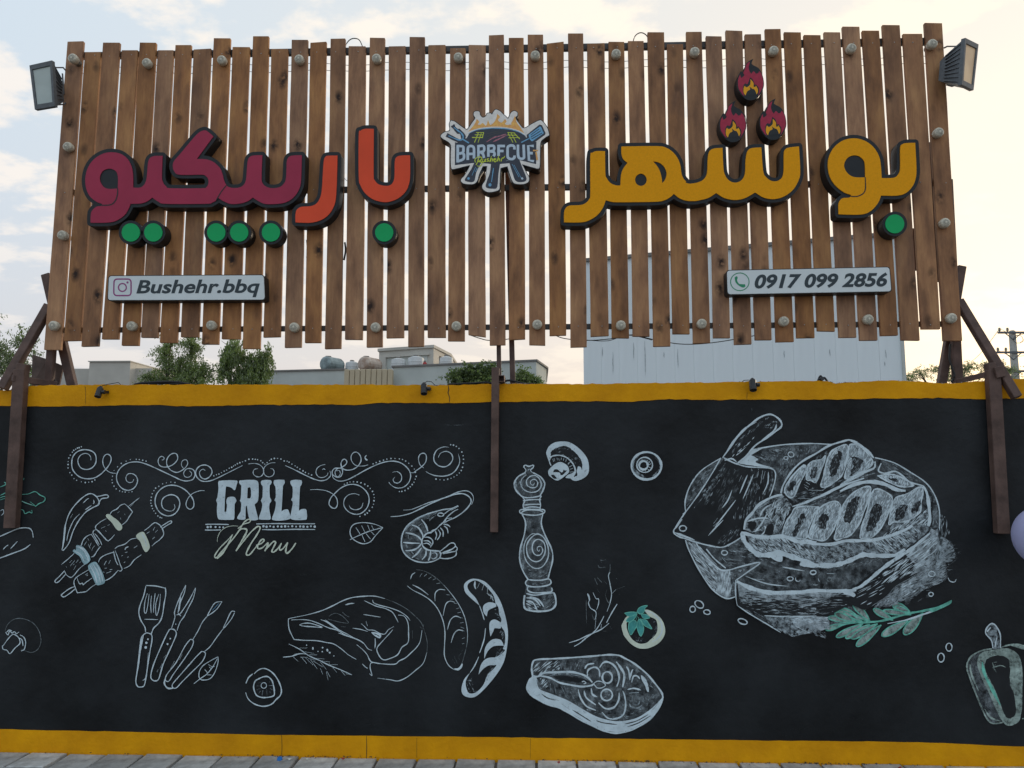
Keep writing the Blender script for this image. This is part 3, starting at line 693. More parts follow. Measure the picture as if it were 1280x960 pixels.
oA = crv([(LA, '380,503c 380,430 372,370 345,315 300,280 240,268 180,278 120,315 80,370 62,440 68,510 95,565 140,600 172,612 168,626 135,632 105,660 98,690 97,738c 190,738 260,728 320,690 350,645 362,612c 430,610 475,595 508,570c 550,598 600,612 870,612 905,605 935,588'),
          (LB, '172,572 210,595 260,613 320,610 370,595 405,570c 445,595 490,613 560,613 615,605 665,580 700,540 722,490 728,430 732,288c 675,290 645,300 632,330 630,380 625,450 610,480 585,500 540,508 495,498 468,470 464,420 468,288c 410,290 385,300 372,325 366,380 360,450 345,485 315,503 270,506 232,492'),
          (LA, '985,450 978,420 960,375 920,335 870,316 805,313c 916,162c 870,125 835,128 800,155 740,225 690,285 655,325 645,360 655,395 690,418 835,418 862,425 880,445 883,475 870,500 840,508 630,508 600,495 578,465 572,420 577,292c 520,294 492,308 480,340 475,400 468,455 450,490 420,505')])
hA = crv([(LA, '278,510c 280,440 270,400 245,382 215,378 180,392 160,425 160,460 180,495 215,512')])
letter('crimson_letters', 'crimson connected letters with black sides at the left end of the sign', oA, [hA], 'crimson', 4.4,
       [(LA, '278,508 276,550 262,592 230,618 165,622', 1.5), (LA, '1002,490 970,530 935,588', 1.3)], 'letters')
letter('red_letter', 'orange red hooked letter reaching down left, between crimson letters and the tall red one', crv([(LB, '970,290c 905,292 885,305 877,340 872,420 865,520 855,570 830,610 790,628 730,632 700,650 690,680 690,736c 790,738 860,720 910,685 945,630 958,580 965,480')]), [], 'red', 4.4)
letter('red_letter', 'orange red U shaped letter with a tall left stem, above a green dot', crv([(LC, '358,112c 300,112 270,125 258,155 258,430 270,490 300,540 350,580 410,598 460,598 520,575 570,530 592,480 600,420 600,288c 540,290 510,300 498,330 496,430 485,470 460,490 420,490 385,478 362,450 357,420')]), [], 'red', 4.4)
oE = crv([(RA, '455,198c 380,198 345,212 328,245 328,560 318,610 285,645 240,660 150,665 115,690 103,730 103,808c 250,808 320,790 390,745 435,685 462,618c 510,632 580,636 880,632 960,620 1010,595 1045,563c 1090,600 1150,622 1210,626'),
          (RB, '100,872 160,857 207,828c 250,855 310,868 370,858 430,825c 480,855 540,863 600,845 650,805 680,750 687,700 680,562c 625,568 600,580 593,610 592,700 582,740 555,760 520,758 490,735 475,700 465,568c 410,572 385,590 375,640 372,710 360,745 335,765 305,768 275,752 255,720 248,680 243,570c 190,575 165,595 158,640 155,710 140,745 110,765 60,775 30,768'),
          (RA, '1150,460 1125,430 1110,390 1100,320 1080,265 1040,210 980,170 900,155 595,158c 595,215 610,265 648,298c 612,345 592,400 586,492c 545,490 500,470 470,430 458,390')])
letter('amber_letters', 'wide amber connected letters under the three flames', oE, [crv([(RA, '762,390 798,408 812,443 798,480 762,496 726,480 712,443 726,408')]), crv([(RA, '865,285c 915,295 960,330 982,385 970,440 945,472c 940,430 925,370 900,325')])], 'gold', 4.3, cat='letters')
letter('amber_letters', 'amber connected letters with a round loop at the right end of the sign', crv([(RC, '858,118c 790,120 755,130 738,160 738,320 725,365 700,392 660,400 590,400c 583,300 570,230 530,160 470,110 400,85 330,85 260,110 200,165 165,240 160,320 180,400 225,465 290,515 345,537 330,556 275,562 250,590 243,620 245,690c 420,692 500,665 560,600 585,540c 720,540 790,515 840,460 862,400 868,320')]),
       [crv([(RC, '458,395c 370,392 320,365 292,320 292,280 315,240 355,220 400,222 440,250 455,290')])], 'gold', 4.3, [(RC, '458,393 460,480 445,520 400,545 345,547', 1.4)], 'letters')
circ = lambda x, y, r, n=40: [(x+r*math.cos(k*2*math.pi/n), y+r*math.sin(k*2*math.pi/n)) for k in range(n)]
dots = [(163.4,290.5,'left one of the pair under the left crimson loop'), (191.5,290.5,'right one of the pair under the left crimson loop'), (270.2,290.5,'left one of the pair under the middle crimson letters'), (298.9,290.5,'right one of the pair under the middle crimson letters'), (338.6,290.5,'standing alone under the last crimson letter'), (480.2,290.5,'under the orange red U shaped letter'), (1118.6,279.8,'at the right end under the amber letters')]
for x, y, lb in dots:
    t = empty('green_dot', P(x, y+14, YB)); tag(t, 'round green dot with black sides, '+lb, 'dot', 'round green dots under the letters')
    r = 11.4 if x < 1000 else 11.8
    mb = MB(); prism(mb, [circ(x, y, r+3.6)], YF, YB, 1, 0); mb.build('dot_body', [M['letterbody'], M['letterrim']], t)
    mb = MB(); prism(mb, [circ(x, y, r)], YF-.005, YF-.0005); mb.build('dot_face', M['dotgreen'], t)
# flames: traced once in the frame of the top one, set at three spots
FL = (890, 65, 7.382)
fo = crv([(FL, '382,62c 350,78 318,105 300,150 285,185 265,180 240,225 232,290 245,350 275,400 310,432 350,445 400,435 440,400 470,345 480,290 465,210 430,150 375,118 366,100')])
for dx, dy, lb in ((0, 0, 'top flame of the three'), (-22.1, 52.4, 'lower left flame of the three, resting on the amber letter'), (28.0, 49.6, 'lower right flame of the three')):
    t = empty('flame_ornament', P(936+dx, 124+dy, YB)); tag(t, 'crimson and amber cut-out flame, '+lb, 'ornament', 'three flames above the amber letters')
    mb = MB(); prism(mb, [[(x+dx, y+dy) for x, y in fo]], YF, YB, 1, 0); mb.build('flame_body', [M['letterbody'], M['letterrim']], t)
    a = Art(YF-.0008, ['flamecrim']); fr = (FL[0]+dx, FL[1]+dy, FL[2])
    a.fill(fr, '352,85c 320,112 306,150 290,190 298,215 270,240c 262,222 262,205c 242,250 240,300 250,345 280,390 300,408c 286,370 286,335 294,300c 325,295 340,268 350,232c 377,255 390,290 395,306c 405,297c 430,330 434,370 420,408c 445,370 472,310 470,250 455,200 435,175c 425,195 405,200c 385,178 372,190 362,202c 345,175 338,140 345,110', 'flamecrim')
    a.fill(fr, '350,235c 375,255 388,285 392,310c 405,300c 428,330 430,370 420,405c 400,395 300,408c 285,370 285,335 292,305 308,288c 325,300 330,290c 345,275 350,235c', 'letterbody')
    a.fill(fr, '355,250c 375,272 384,292 384,322c 400,322c 404,310c 420,335 424,365 412,392c 405,370 390,345 372,340c 345,318c 352,345 330,358 318,378 310,402c 292,375 292,335 300,312c 318,325 335,318c 352,300 355,275 355,250c', 'flameamber')
    a.line(fr, '378,68 345,88 318,112 303,152 288,188', .7, 'letterbody', .5)
    a.build('flame_print', t)
# ------------------------------------------------------------ the barbecue logo
lo_out = crv([(LO, '150,165c 190,178 230,208 300,255 325,242 360,190 392,142 378,112 385,78 430,76 443,112 468,136 500,122 512,96 545,93 560,105 578,72 602,55 640,73 668,100 700,128 722,145 748,92 780,70 812,85 812,115 793,138 830,195 880,243 960,200 1030,166 1062,172 1112,240 1132,310c 1085,340 1045,385 1040,500 1035,630 1010,645c 860,602c 905,690 930,740 920,780 870,800 790,795 760,760 735,690 716,622c 645,640c 640,700 635,800 633,848 600,870 520,880 470,850 465,812 495,760 502,700 512,620c 468,622c 432,700 410,770 370,800 280,795 250,760 290,710 330,640 340,610c 180,650c 152,635 148,500 145,400 60,340 50,312 88,282 138,265 135,200')])
t = empty('barbecue_logo', P(620, 240, YB)); tag(t, 'small cut-out barbecue logo with flames, fork and spatula in the middle of the slats', 'logo sign')
mb = MB(); prism(mb, contour([lo_out], .9, .5), YF-.002, YB, 0, 0); mb.build('logo_body', M['letterbody'], t)
a = Art(YF-.0026, ['logocream'])
a.poly([lo_out], 'logocream')
a.fill(LO, '190,380c 215,385 300,345 340,290 430,255 560,238 700,242 820,272 890,315c 925,365c 1005,380c 1002,602c 835,562c 870,650 905,745 880,778 800,772 765,690 735,592c 640,600c 625,700 612,830 570,848 500,832 512,760 538,690 550,600c 450,590c 405,680 385,765 350,782 288,765 312,715 350,655 382,590c 188,612c', 'navy')
a.fill(LO, '318,278c 378,212 408,150c 432,178 418,205 445,205 468,190 500,215 520,158c 532,190 545,208 572,190 600,150 612,98c 640,130 620,160 655,185 690,150c 705,175 690,200 730,208 765,170 790,112c 806,180 840,228 882,292c 820,262 720,236 600,226 480,233 390,252', 'flame')
a.line(LO, '440,150 450,175 435,195|505,165 500,190 512,200|560,130 552,160 560,185|660,150 650,165 670,170|745,185 742,200 755,200', 1.3, 'logocream')
a.line(LO, '318,300 400,262 500,246 600,242 720,250 830,280 890,318', 1.0, 'sky', .3)
a.line(LO, '400,285c 475,285c|388,308c 465,308c|360,335c 470,335c|425,285c 385,385c|455,285c 420,385c|478,282c 462,340c', 1.0, 'lime', .9, 2)
a.line(LO, '715,285c 790,290c|715,310c 810,312c|725,338c 835,335c|720,290c 770,385c|750,290c 802,385c|785,295c 838,350c', 1.0, 'lime', .9, 2)
a.line(LO, '500,300 560,285 640,270|510,330 580,300 660,285|520,350 560,330 600,320', .9, 'rail'); a.line(LO, '505,380 580,335 640,320 700,300|570,378 640,345 710,310', 1.5, 'meat')
a.line(LO, '165,212c 205,262 250,285 272,325 262,362 235,372 105,308', 5.4, 'navy', .8); a.line(LO, '272,345 345,395', 4.4, 'navy', .9)
a.line(LO, '178,232c 215,262 252,290 270,320 268,345 248,360 205,352 125,318', 1.7, 'sky', .6); a.line(LO, '262,348 330,390', 1.8, 'sky', .8)
a.fill(LO, '905,310c 1035,205c 1060,212c 1095,290c 1090,308c 970,395c 920,360', 'navy'); a.line(LO, '930,340 845,390', 4.4, 'navy', .9)
a.fill(LO, '925,308c 1040,224c 1050,228c 1078,292c 960,375c 935,350c', 'sky'); a.line(LO, '948,310 1030,250|950,330 1048,268|955,350 1062,290', 1.1, 'navy', .9, 2); a.line(LO, '930,345 852,385', 1.6, 'sky', .8)
a.line(LO, '1000,480 1012,560|970,465 1020,465', 2.2, 'flame', .8, 2)
B = lambda s_, n=3: a.line(LO, s_, 3.3, 'lightblue', 1, n, jit=.02)
B('218,408c 216,585c'); B('216,420c 268,424 274,450 270,482 240,497c'); B('220,498c 262,490 280,512 272,552 220,572c')
B('318,560c 318,450 330,425 352,420 372,428 380,455 380,545c'); B('318,500c 380,498c')
B('424,540c 424,410c'); B('424,422c 470,418 482,440 474,474 428,482c'); B('450,484c 470,500 480,540c')
B('524,528c 524,408c'); B('524,420c 574,418 582,440 572,466 528,474c'); B('528,474c 575,478 586,502 574,522c')
B('626,520c 626,408c'); B('626,420c 690,420c'); B('626,470c 676,470c')
B('784,455c 782,425 760,414 736,418 718,432 716,475 718,530 738,548 766,550 784,535 784,515c')
B('820,406c 820,505 832,540 858,548 878,538 880,505 876,406c')
B('978,420c 922,418c 930,562c 980,572c'); B('922,490c 968,492c')
S = lambda s_: a.line(LO, s_, 1.25, 'lime', .6, 5)
S('395,585 390,555 420,530 455,535 450,560 420,575 448,578 460,595 440,622 412,618'); S('425,540 415,580 400,610')
S('470,548 465,575 480,578 495,550 490,576 505,570'); S('530,545 510,552 525,568 508,578'); S('555,520 538,578 552,550 565,552 560,578'); S('580,562 600,552 588,545 576,562 590,578 606,565'); S('632,505 610,575 624,548 636,550 632,574'); S('650,575 660,542 672,540 692,520')
a.line(LO, '395,630 360,715|412,640 392,680', 1.1, 'sky', .5, 2); a.line(LO, '575,640 555,780|545,790 540,825', 1.9, 'sky', .6, 2); a.line(LO, '600,610 596,780', 1.0, 'steel', .6, 2); a.line(LO, '780,610 855,745|760,600 830,730', 1.0, 'sky', .5, 2)
a.disc(LO[0]+325/8, LO[1]+745/8, 1.6, 'sky'); a.disc(LO[0]+862/8, LO[1]+745/8, 1.4, 'lightblue'); a.disc(LO[0]+540/8, LO[1]+808/8, 2.0, 'sky')
a.line(LO, '700,570 735,560', 1.4, 'lightblue', .2, 2)
a.build('logo_print', t)
# ------------------------------------------------------------ the two name plates
def rrect(q, r, n=5):
    """rounded outline of a traced four-cornered plate"""
    o = []
    for i in range(4):
        p = np.array(q[i]); a_ = np.array(q[i-1]); b_ = np.array(q[(i+1) % 4]); u = (a_-p)/np.linalg.norm(a_-p)*r; v = (b_-p)/np.linalg.norm(b_-p)*r
        for k in range(n+1):
            t_ = k/n; o.append(tuple((p+u)*(1-t_)**2 + 2*p*t_*(1-t_) + (p+v)*t_*t_))
    return o
def words(parent, txt, quad, y, m, shear=.22, bold=.025, spacing=1.0, name='lettering'):
    cu = bpy.data.curves.new('t', 'FONT'); cu.body = txt; cu.shear = shear; cu.offset = bold; cu.space_character = spacing; cu.resolution_u = 4
    to = bpy.data.objects.new('t', cu); COL.objects.link(to); dg = bpy.context.evaluated_depsgraph_get()
    me = bpy.data.meshes.new_from_object(to.evaluated_get(dg)); bpy.data.objects.remove(to)
    co = np.array([v.co[:2] for v in me.vertices]); lo_, hi_ = co.min(0), co.max(0); uv = (co-lo_)/(hi_-lo_)
    q = [np.array(c) for c in quad]; vs = []
    for u, v in uv:
        p = (q[0]*(1-u)+q[1]*u)*v + (q[3]*(1-u)+q[2]*u)*(1-v); vs.append(P(p[0], p[1], y))
    return mesh(name, vs, [tuple(p.vertices) for p in me.polygons], m, parent)
def plate(name, label, quad, cat):
    t = empty(name, P(sum(q[0] for q in quad)/4, quad[2][1], YB)); tag(t, label, cat)
    big = rrect([(quad[0][0]-.9, quad[0][1]-.9), (quad[1][0]+.9, quad[1][1]-.9), (quad[2][0]+.9, quad[2][1]+1), (quad[3][0]-.9, quad[3][1]+1)], 4.4)
    mb = MB(); prism(mb, [big], YF+.004, YB); mb.build('plate_body', M['letterbody'], t)
    mb = MB(); prism(mb, [rrect(quad, 3.8)], YF-.001, YF+.0035); mb.build('plate_face', M['plate'], t); return t
I = (130, 335, 6.095); f = lambda fr, x, y: (fr[0]+x/fr[2], fr[1]+y/fr[2])
t = plate('name_plate', 'pale grey plate reading Bushehr.bbq with a camera icon, under the crimson letters', [f(I,38,62), f(I,1216,55), f(I,1224,240), f(I,30,244)], 'name plate')
words(t, 'Bushehr.bbq', [f(I,246,92), f(I,1187,84), f(I,1187,222), f(I,246,226)], YF-.002, M['ink'])
a = Art(YF-.0016, ['magenta']); a.ribbon([(x, y) for x, y in rrect([f(I,76,84), f(I,206,84), f(I,206,210), f(I,74,210)], 4.5)]+[rrect([f(I,76,84), f(I,206,84), f(I,206,210), f(I,74,210)], 4.5)[0]], 1.7, 'magenta', 1, .02)
a.ring(I, 140, 148, 30, 30, 1.6, 'magenta', jit=.02); a.disc(*f(I,179,110), 1.4, 'magenta'); a.build('camera_icon', t)
Q = (900, 325, 5.689)
t = plate('phone_plate', 'pale grey plate with a phone number and green phone icon, under the amber letters', [f(Q,50,76), f(Q,1204,52), f(Q,1218,222), f(Q,56,243)], 'name plate')
words(t, '0917 099 2856', [f(Q,246,101), f(Q,1190,88), f(Q,1190,191), f(Q,246,206)], YF-.002, M['ink'], bold=.034)
a = Art(YF-.0016, ['phonegreen']); a.ring(Q, 141, 155, 66, 63, 1.1, 'phonegreen', jit=.02)
a.fill(Q, '104,125c 118,115 126,125 122,145 135,168 158,172 178,172c 180,188 165,196 140,186 112,160', 'phonegreen'); a.build('phone_icon', t)

# ============================================================ THE WALL PAINTINGS
c1, c2, c3, c4 = (0,480,4), (320,480,4), (640,480,4), (960,480,4); c5, c6, c7, c8 = (0,720,4), (320,720,4), (640,720,4), (960,720,4)
FA, FB, FC = (75,550,7.111), (400,540,6.4), (250,560,7.529)
# -- scroll ornament
a = WA(); l = a.line
l(FA, '275,180 272,150 250,125 215,120 180,138 160,175 165,215 190,250 235,262 280,250 312,215 322,170 312,125 280,98 230,86 180,92 140,115 112,155 104,210 112,260 145,305 190,335 250,345 310,335 360,305 405,262 440,215 455,170 445,138 418,126 392,145 380,185 388,230 415,268 450,290 500,297', 1.25)
l(FA, '655,348 645,372 615,378 590,360 588,325 610,300 650,302 682,330 688,375 660,425 610,447 555,432 515,385 502,330 518,275 560,228 620,200 690,195 760,212 850,250 940,292 1020,330 1080,357 1130,364 1180,350 1200,310 1190,270 1160,254 1125,258 1100,290 1108,322 1135,332 1162,320 1170,295 1150,275', 1.2)
l(FA, '905,178 920,175 925,158 905,145 882,158 872,190 885,225 920,240 970,235 1015,210 1045,170 1040,130 1012,118 975,135 950,175 952,225 985,268 1035,288 1080,272 1115,245 1135,210 1128,182 1108,175 1085,190 1080,225 1100,255', 1.1)
l(FC, '50,212 30,200 5,212 -5,240 10,275 45,292 85,275 112,235 105,195 75,168 35,160 -10,175 -38,215 -35,265 0,302 45,315 110,305 180,275 250,240 330,200 400,165', 1.2)
l(FC, '455,150 510,145 555,155 590,185 600,225 580,262 545,272 510,255 500,225 515,200 545,195', .9, jit=.2); l(FC, '710,138 665,142 620,165 598,205 608,250 645,272 685,258 698,225 685,198 662,195', .9)
l(FC, '800,165 860,190 930,225 1010,265 1080,295 1140,308 1195,295 1230,255 1222,215', 1.15, 'chalk'); l(FC, '1180,155 1135,165 1100,195 1092,235 1115,270 1155,278 1195,258 1205,230', .9); l(FC, '1152,205 1165,195 1180,205', .8)
l(FB, '130,310 155,310 162,335 145,358 125,345 122,315 145,290 175,295 180,325 165,355 140,362 105,345 98,315 120,290 160,288 200,265 215,240 200,218 180,225 168,255 180,290 215,305 265,298 305,270 328,230 322,190 295,162 265,168 248,200 258,240 290,268 345,272 385,262', 1.15)
l(FB, '98,318 105,365 150,392 210,385 280,352 350,312 430,272 510,242 590,233 655,252 705,295 725,345 712,400 670,440 615,448 570,425 550,400', 1.2)
l(FB, '580,322 620,318 650,345 650,385 625,408 595,402 585,380 600,360', 1.0, 'chalk', .3); l(FB, '725,325 750,325 765,312 810,280 845,240 850,190 830,170 800,180 788,215 800,262 830,288', 1.1)
l(FB, '945,205 965,170 1010,155 1050,175 1062,215 1040,255 1000,278 950,270 915,235 912,190 935,145 985,120 1030,122', 1.3, 'chalk', .3); l(FB, '1105,175 1118,230 1100,285 1060,330 1000,352 930,350 880,335 845,315', 1.2, 'chalk', .2)
l(FB, '372,185 360,205 375,225 382,218', 1.6, 'chalk', .3)
l(FA, '1015,572 1022,600 1000,628 960,630 920,610 903,570 912,525 950,495 1000,487 1045,510 1065,560 1050,620 1010,662 955,675 895,650 858,600 845,545 860,480 905,430 960,405 1030,405 1100,435 1150,480 1185,535 1188,590 1160,615 1130,600 1120,565 1140,515 1180,475 1240,452 1285,450', 1.3)
l(FB, '-80,462 -20,460 40,468 90,488 130,525 140,575 125,608 95,605 72,575 85,530 115,495 165,450 225,422 290,422 345,450 385,500 392,560 370,615 325,652 275,657 225,635 192,590 195,540 225,505 275,493 315,505', 1.2); l(FB, '232,585 250,612 290,622 330,605 345,565', 1.0, 'chalk', .3)
D = a.dots
D(FA, '190,60 170,68 155,72 140,82 122,92 110,108 92,135 78,160 72,192 72,218 72,248 88,290 105,312 125,343 148,358 190,372 225,378 255,375 285,370 310,355', .75)
D(FA, '480,270 512,238 545,208 588,188 625,174 678,172 705,174 735,180 765,188 467,322 462,355 465,380 480,410 500,434 530,452 555,460 580,462 612,464 640,460', .7)
D(FA, '1022,378 985,374 945,380 912,390 878,412 850,428 835,450 820,478 812,508 808,537 808,562 815,585 822,610 835,630 850,652 870,675 890,688 905,693', .8)
D(FC, '130,262 155,252 178,245 202,232 228,218 250,208 275,190 298,182 315,170 332,160 352,148 375,138 400,130 428,120 460,106 495,104 520,106 542,110 572,120 590,138 610,152 632,138 655,118 672,106 700,98 730,98 762,104 792,122 820,124 838,134 865,152 895,168 915,182 940,198 970,215 992,230 1022,242 1050,254', .78)
D(FB, '425,255 450,245 478,235 508,225 535,217 568,212 600,212 635,215 660,220 685,232 710,250 735,272 755,297 762,322 770,355 762,378 752,402 738,420 722,438 705,452 680,468 655,475 635,476', .8)
D(FB, '1045,102 1068,105 1090,115 1112,132 1135,160 1145,190 1148,218 1146,250 1140,282 1130,308 1115,328 1095,345 1072,360 1048,370 1022,378 992,384 960,382 928,376', .85)
D(FB, '195,418 218,408 240,400 268,398 298,400 328,406 358,418 382,432 402,452 420,475 430,500 434,525 432,550 428,578 418,602 395,630 378,648 360,660 320,675', .8)
a.build('painted_scroll_ornament', wall)
# -- GRILL Menu
GR = (250,590,8.347); a = WA()
fi = lambda t_, h=(): a.fill(GR, t_, 'chalk', h, 4)
fi('200,92c 300,85 380,88c 392,100 378,150 370,180 355,188 320,160 272,150c 262,250 255,415c 275,415c 282,345c 275,310 285,270 320,258 360,262 380,300 362,340 360,440 355,490 335,498 215,498 185,475 176,400 180,330c 168,295c 182,262c 192,180 190,110')
fi('415,88c 500,82 580,85 608,110 612,170 610,260 600,310 570,338c 585,400 605,480 600,498 560,505 520,495 500,430 490,350c 478,370 475,470c 470,495 430,498 395,490 390,470 425,410c 430,330 415,300c 425,270 430,180 430,140c 412,120 408,100', ['498,165c 520,160 530,180 532,250 520,275 492,272c'])
fi('645,88c 690,82 740,85c 748,105 740,125 728,140c 725,200 730,265c 745,300 725,330c 722,380 730,430 738,480 720,498 625,495 615,475 640,400 650,340 635,300c 652,260c 655,180 655,150c 640,130 635,105')
fi('775,85c 820,80 880,82c 885,110 875,130 865,145c 860,250 855,340 850,412c 875,395 915,390 930,420 940,450 942,485 900,500 820,508 760,500 752,480 780,400 792,320 775,295c 790,265c 790,190 785,150c 770,125 768,100')
fi('950,88c 1000,80 1058,85c 1065,110 1055,140 1045,150c 1038,250 1035,340 1032,405c 1060,388 1105,388 1115,430 1115,480 1100,498 1000,502 950,490 942,470 955,400 968,320 950,292c 965,262c 968,190 965,155c 948,130 942,105')
l = a.line
l(GR, '55,547 150,545 300,548|52,605 130,606 218,604|588,542 800,538 1000,540 1200,540|648,600 800,602 1000,598 1200,600', 1.2, 'chalk', .8)
a.dots(GR, '80,575 112,572 162,574 205,576 242,577 662,566 695,572 732,566 768,572 812,568 850,570 888,567 922,568 962,566 1003,570 1045,568 1080,570 1120,572 1157,566 1197,570', 1.35, var=.2)
l(GR, '180,730 185,680 215,620 270,578 340,562 400,565', .7, 'cream')
l(GR, '395,590 455,545 515,525 525,500 500,495 455,530 415,600 350,690 270,780 210,850 175,890 155,890 160,860 210,790 280,720 340,655', 1.6, 'cream', .7); l(GR, '340,650 300,740 250,830 200,885 175,905', 1.9, 'cream', .5)
l(GR, '400,615 440,592 485,600 480,640 440,710 375,825', 2.0, 'cream', .6); l(GR, '375,825 440,740 520,640 590,575 620,570 625,595 590,660 530,750 485,840 490,865 520,860 570,800 600,760', 1.8, 'cream', .7)
l(GR, '585,765 640,745 668,715 655,700 625,725 600,775 610,800 650,790 700,745 712,735', 1.7, 'cream', .8); l(GR, '712,735 700,780 675,825', 2.2, 'cream', .7); l(GR, '680,815 740,750 770,725 790,735 770,780 750,825 770,835 810,800 850,745', 1.8, 'cream', .8); l(GR, '850,742 830,790 835,815 870,795 915,735', 1.7, 'cream', .8); l(GR, '915,735 900,790 895,835 915,845 960,800 1000,740', 1.9, 'cream', .7)
l(GR, '1020,660 1030,690|1008,725 1018,712', .5, 'smoke')
a.build('painted_grill_menu_lettering', wall)
# -- chili and skewers
KB = (60,610,6.855); a = WA(); l = a.line
l(KB, '120,525 140,440 145,350 165,260 205,180 265,110 320,65 365,48 405,65 430,95 440,130 425,148 380,170 320,210 260,285 215,370 180,470 135,530 118,528', 1.3, closed=False, taper=.8)
l(KB, '410,75 450,68 500,58 518,72 505,85 465,90 445,110 425,150', 1.3, 'chalk', .7); l(KB, '125,520 140,400 150,300', 2.0, 'chalk', .2)
l(KB, '300,130 330,100 350,88|318,188 350,165 372,150|190,258 212,222|272,222 225,270 190,340 170,400 160,455|390,100 395,125 385,135', 1.0, 'chalk', .3); a.build('painted_chili_pepper', wall)
a = WA(); l = a.line
l(KB, '785,82 740,118 688,158|735,130 705,160', .8, 'chalk', .3); l(KB, '655,135 688,162 725,205c 700,240 672,285 630,320|655,135 620,150 590,180 550,200 528,230', 1.05)
a.fill(KB, '500,228 525,225 560,250 600,280 635,325 630,355 605,365 580,345 545,295 500,250', 'cream')
l(KB, '500,262 450,290 410,325 408,350c 450,390 490,435 515,455c 545,430 570,400|412,355 390,368 388,395 420,450 440,485', 1.05); l(KB, '430,362 470,410 500,440|400,390 440,440 462,490|370,395 400,440 435,500', .9, 'chalk', .6)
l(KB, '375,395 330,415 300,450 285,490 265,500|450,500 420,540 395,580 370,592', 1.1)
a.fill(KB, '245,490 300,505 345,560 362,605 355,630 320,655 295,635 270,585 215,545 225,525 240,530', 'bluechalk'); l(KB, '240,500 300,530 340,600 345,630|225,540 280,570 310,630|255,500 310,525 350,590', 1.1, 'chalk', .4)
l(KB, '225,560 170,610 115,655|320,650 270,690 215,755 190,765 155,740 140,705', .9); l(KB, '140,710 100,755 60,795 72,812 100,795 150,740', 1.1, 'chalk', .8)
l(KB, '595,215 612,200|655,222 662,230|620,255 625,270|455,345 490,330|510,320 530,312|490,365 500,372|310,490 330,460|340,430 350,450|345,480 362,520|370,470 355,510|385,510 375,535|400,495 385,510|190,670 230,620|220,700 240,665|240,640 260,615|155,672 160,680|185,640 205,620|215,660 225,650|270,640 280,632', .8, 'chalk', .4)
a.build('painted_skewer', wall)
a = WA(); l = a.line
l(KB, '975,350 1020,320 1055,300 1060,288 1045,283 1000,310 962,335', 1.1, 'chalk', .8); l(KB, '825,365 860,340 900,305 925,298 960,320 985,360 990,400 960,440 920,470 890,498|975,345 992,390', 1.1)
a.fill(KB, '760,400 790,380 820,378 845,420 865,470 872,510 850,545 830,545 810,510 790,460 758,425', 'cream'); l(KB, '800,385 830,440 845,500', 1.2, 'chalk')
l(KB, '760,430 710,440 660,480 600,500 572,522c|800,572 740,615 700,665 650,690|575,535 600,600 620,660 635,695 620,712 600,705|560,540 580,620 600,660', 1.0); l(KB, '570,548 500,570 450,600 432,635|600,705 560,750 520,780 485,795', 1.1)
a.fill(KB, '345,665 375,640 405,632 430,655 455,700 480,760 485,812 440,832 410,825 385,770 350,700', 'bluechalk'); l(KB, '360,665 400,740 420,815|385,650 430,730 450,815|410,640 450,720 470,800|375,660 395,700', 1.5, 'chalk', .4)
l(KB, '350,700 290,735 240,770 222,810 240,870 252,898c 300,892 330,885 370,850 410,825|250,775 270,820 295,815 300,832c 330,805 380,770', 1.05); l(KB, '225,845 180,865 120,910 118,925 140,932 190,900 235,862', 1.2, 'chalk', .8)
l(KB, '845,390 870,375|900,365 915,335|920,380 940,360|895,438 915,420|735,515 765,495|660,530 665,515 690,502|660,555 680,548|680,595 690,588|630,582 640,578|650,640 662,632|480,660 500,625|520,650 535,618|485,690 505,685|530,700 550,698|500,730 540,715|470,720 485,722|320,745 340,730|330,752 342,745', 1.2, 'chalk', .4)
a.build('painted_skewer', wall)
# -- utensils
UT = (160,725,6.62); a = WA(); l = a.line
l(UT, '150,45c 230,50 310,68c|148,50 130,130 100,210 90,270 105,330 140,390 145,430|310,65 312,120 298,200 285,290 260,350 215,395 200,425 192,450', 1.3, 'chalk', .9); l(UT, '160,110 140,180 135,260 150,270 165,200 175,115|195,130 188,200 192,275|225,110 215,190 210,270|255,115 230,200 232,285 245,280 262,200 268,115|135,325 190,326 250,328|240,150 225,230', .95, 'chalk', .5)
l(UT, '145,440 115,470 100,540 90,640 75,760 65,840 80,880 110,885 135,870 150,800 165,700 180,600 198,500 195,455 170,440 145,438', 1.3, 'chalk', 1); l(UT, '130,455 108,540 90,660 75,780', 2.0, 'chalk', .2); a.dots(UT, '165,490 152,520 147,558', 1.4); l(UT, '168,600 160,720 145,810 120,832', .9, 'chalk', .3)
a.build('painted_turner', wall); a = WA(); l = a.line
l(UT, '478,42 440,120 410,190 385,265 388,310 360,400|478,42 465,110 435,180 425,240 412,270|558,65 510,160 460,240 430,280 415,275|560,70 540,150 500,230 465,300 430,350 405,420|400,290 420,285 438,298|440,110 425,200 415,260', 1.1, 'chalk', .6); l(UT, '345,408 320,450 270,560 215,690 190,780 195,820 225,835 255,815 290,700 340,590 385,490 400,440 380,410 345,406', 1.3, 'chalk', 1); a.dots(UT, '395,365', .8); a.dots(UT, '350,485 327,530', 1.4); l(UT, '315,620 295,645|285,690 265,730|250,740 240,765', .8, 'chalk', .3)
a.build('painted_carving_fork', wall); a = WA(); l = a.line
l(UT, '778,178 720,190 680,250 655,300c 700,270 740,235 778,178c|655,300 615,350 580,420 535,495', 1.0, 'chalk', .7); l(UT, '750,195 700,250', 1.3, 'sky', .3)
l(UT, '515,492 470,550 400,680 330,770 310,810 315,835 340,835 375,780 440,690 520,570 542,510 525,492 510,495', 1.1, 'chalk', 1); l(UT, '385,670 350,740|450,610 425,660', 1.2, 'chalk', .2)
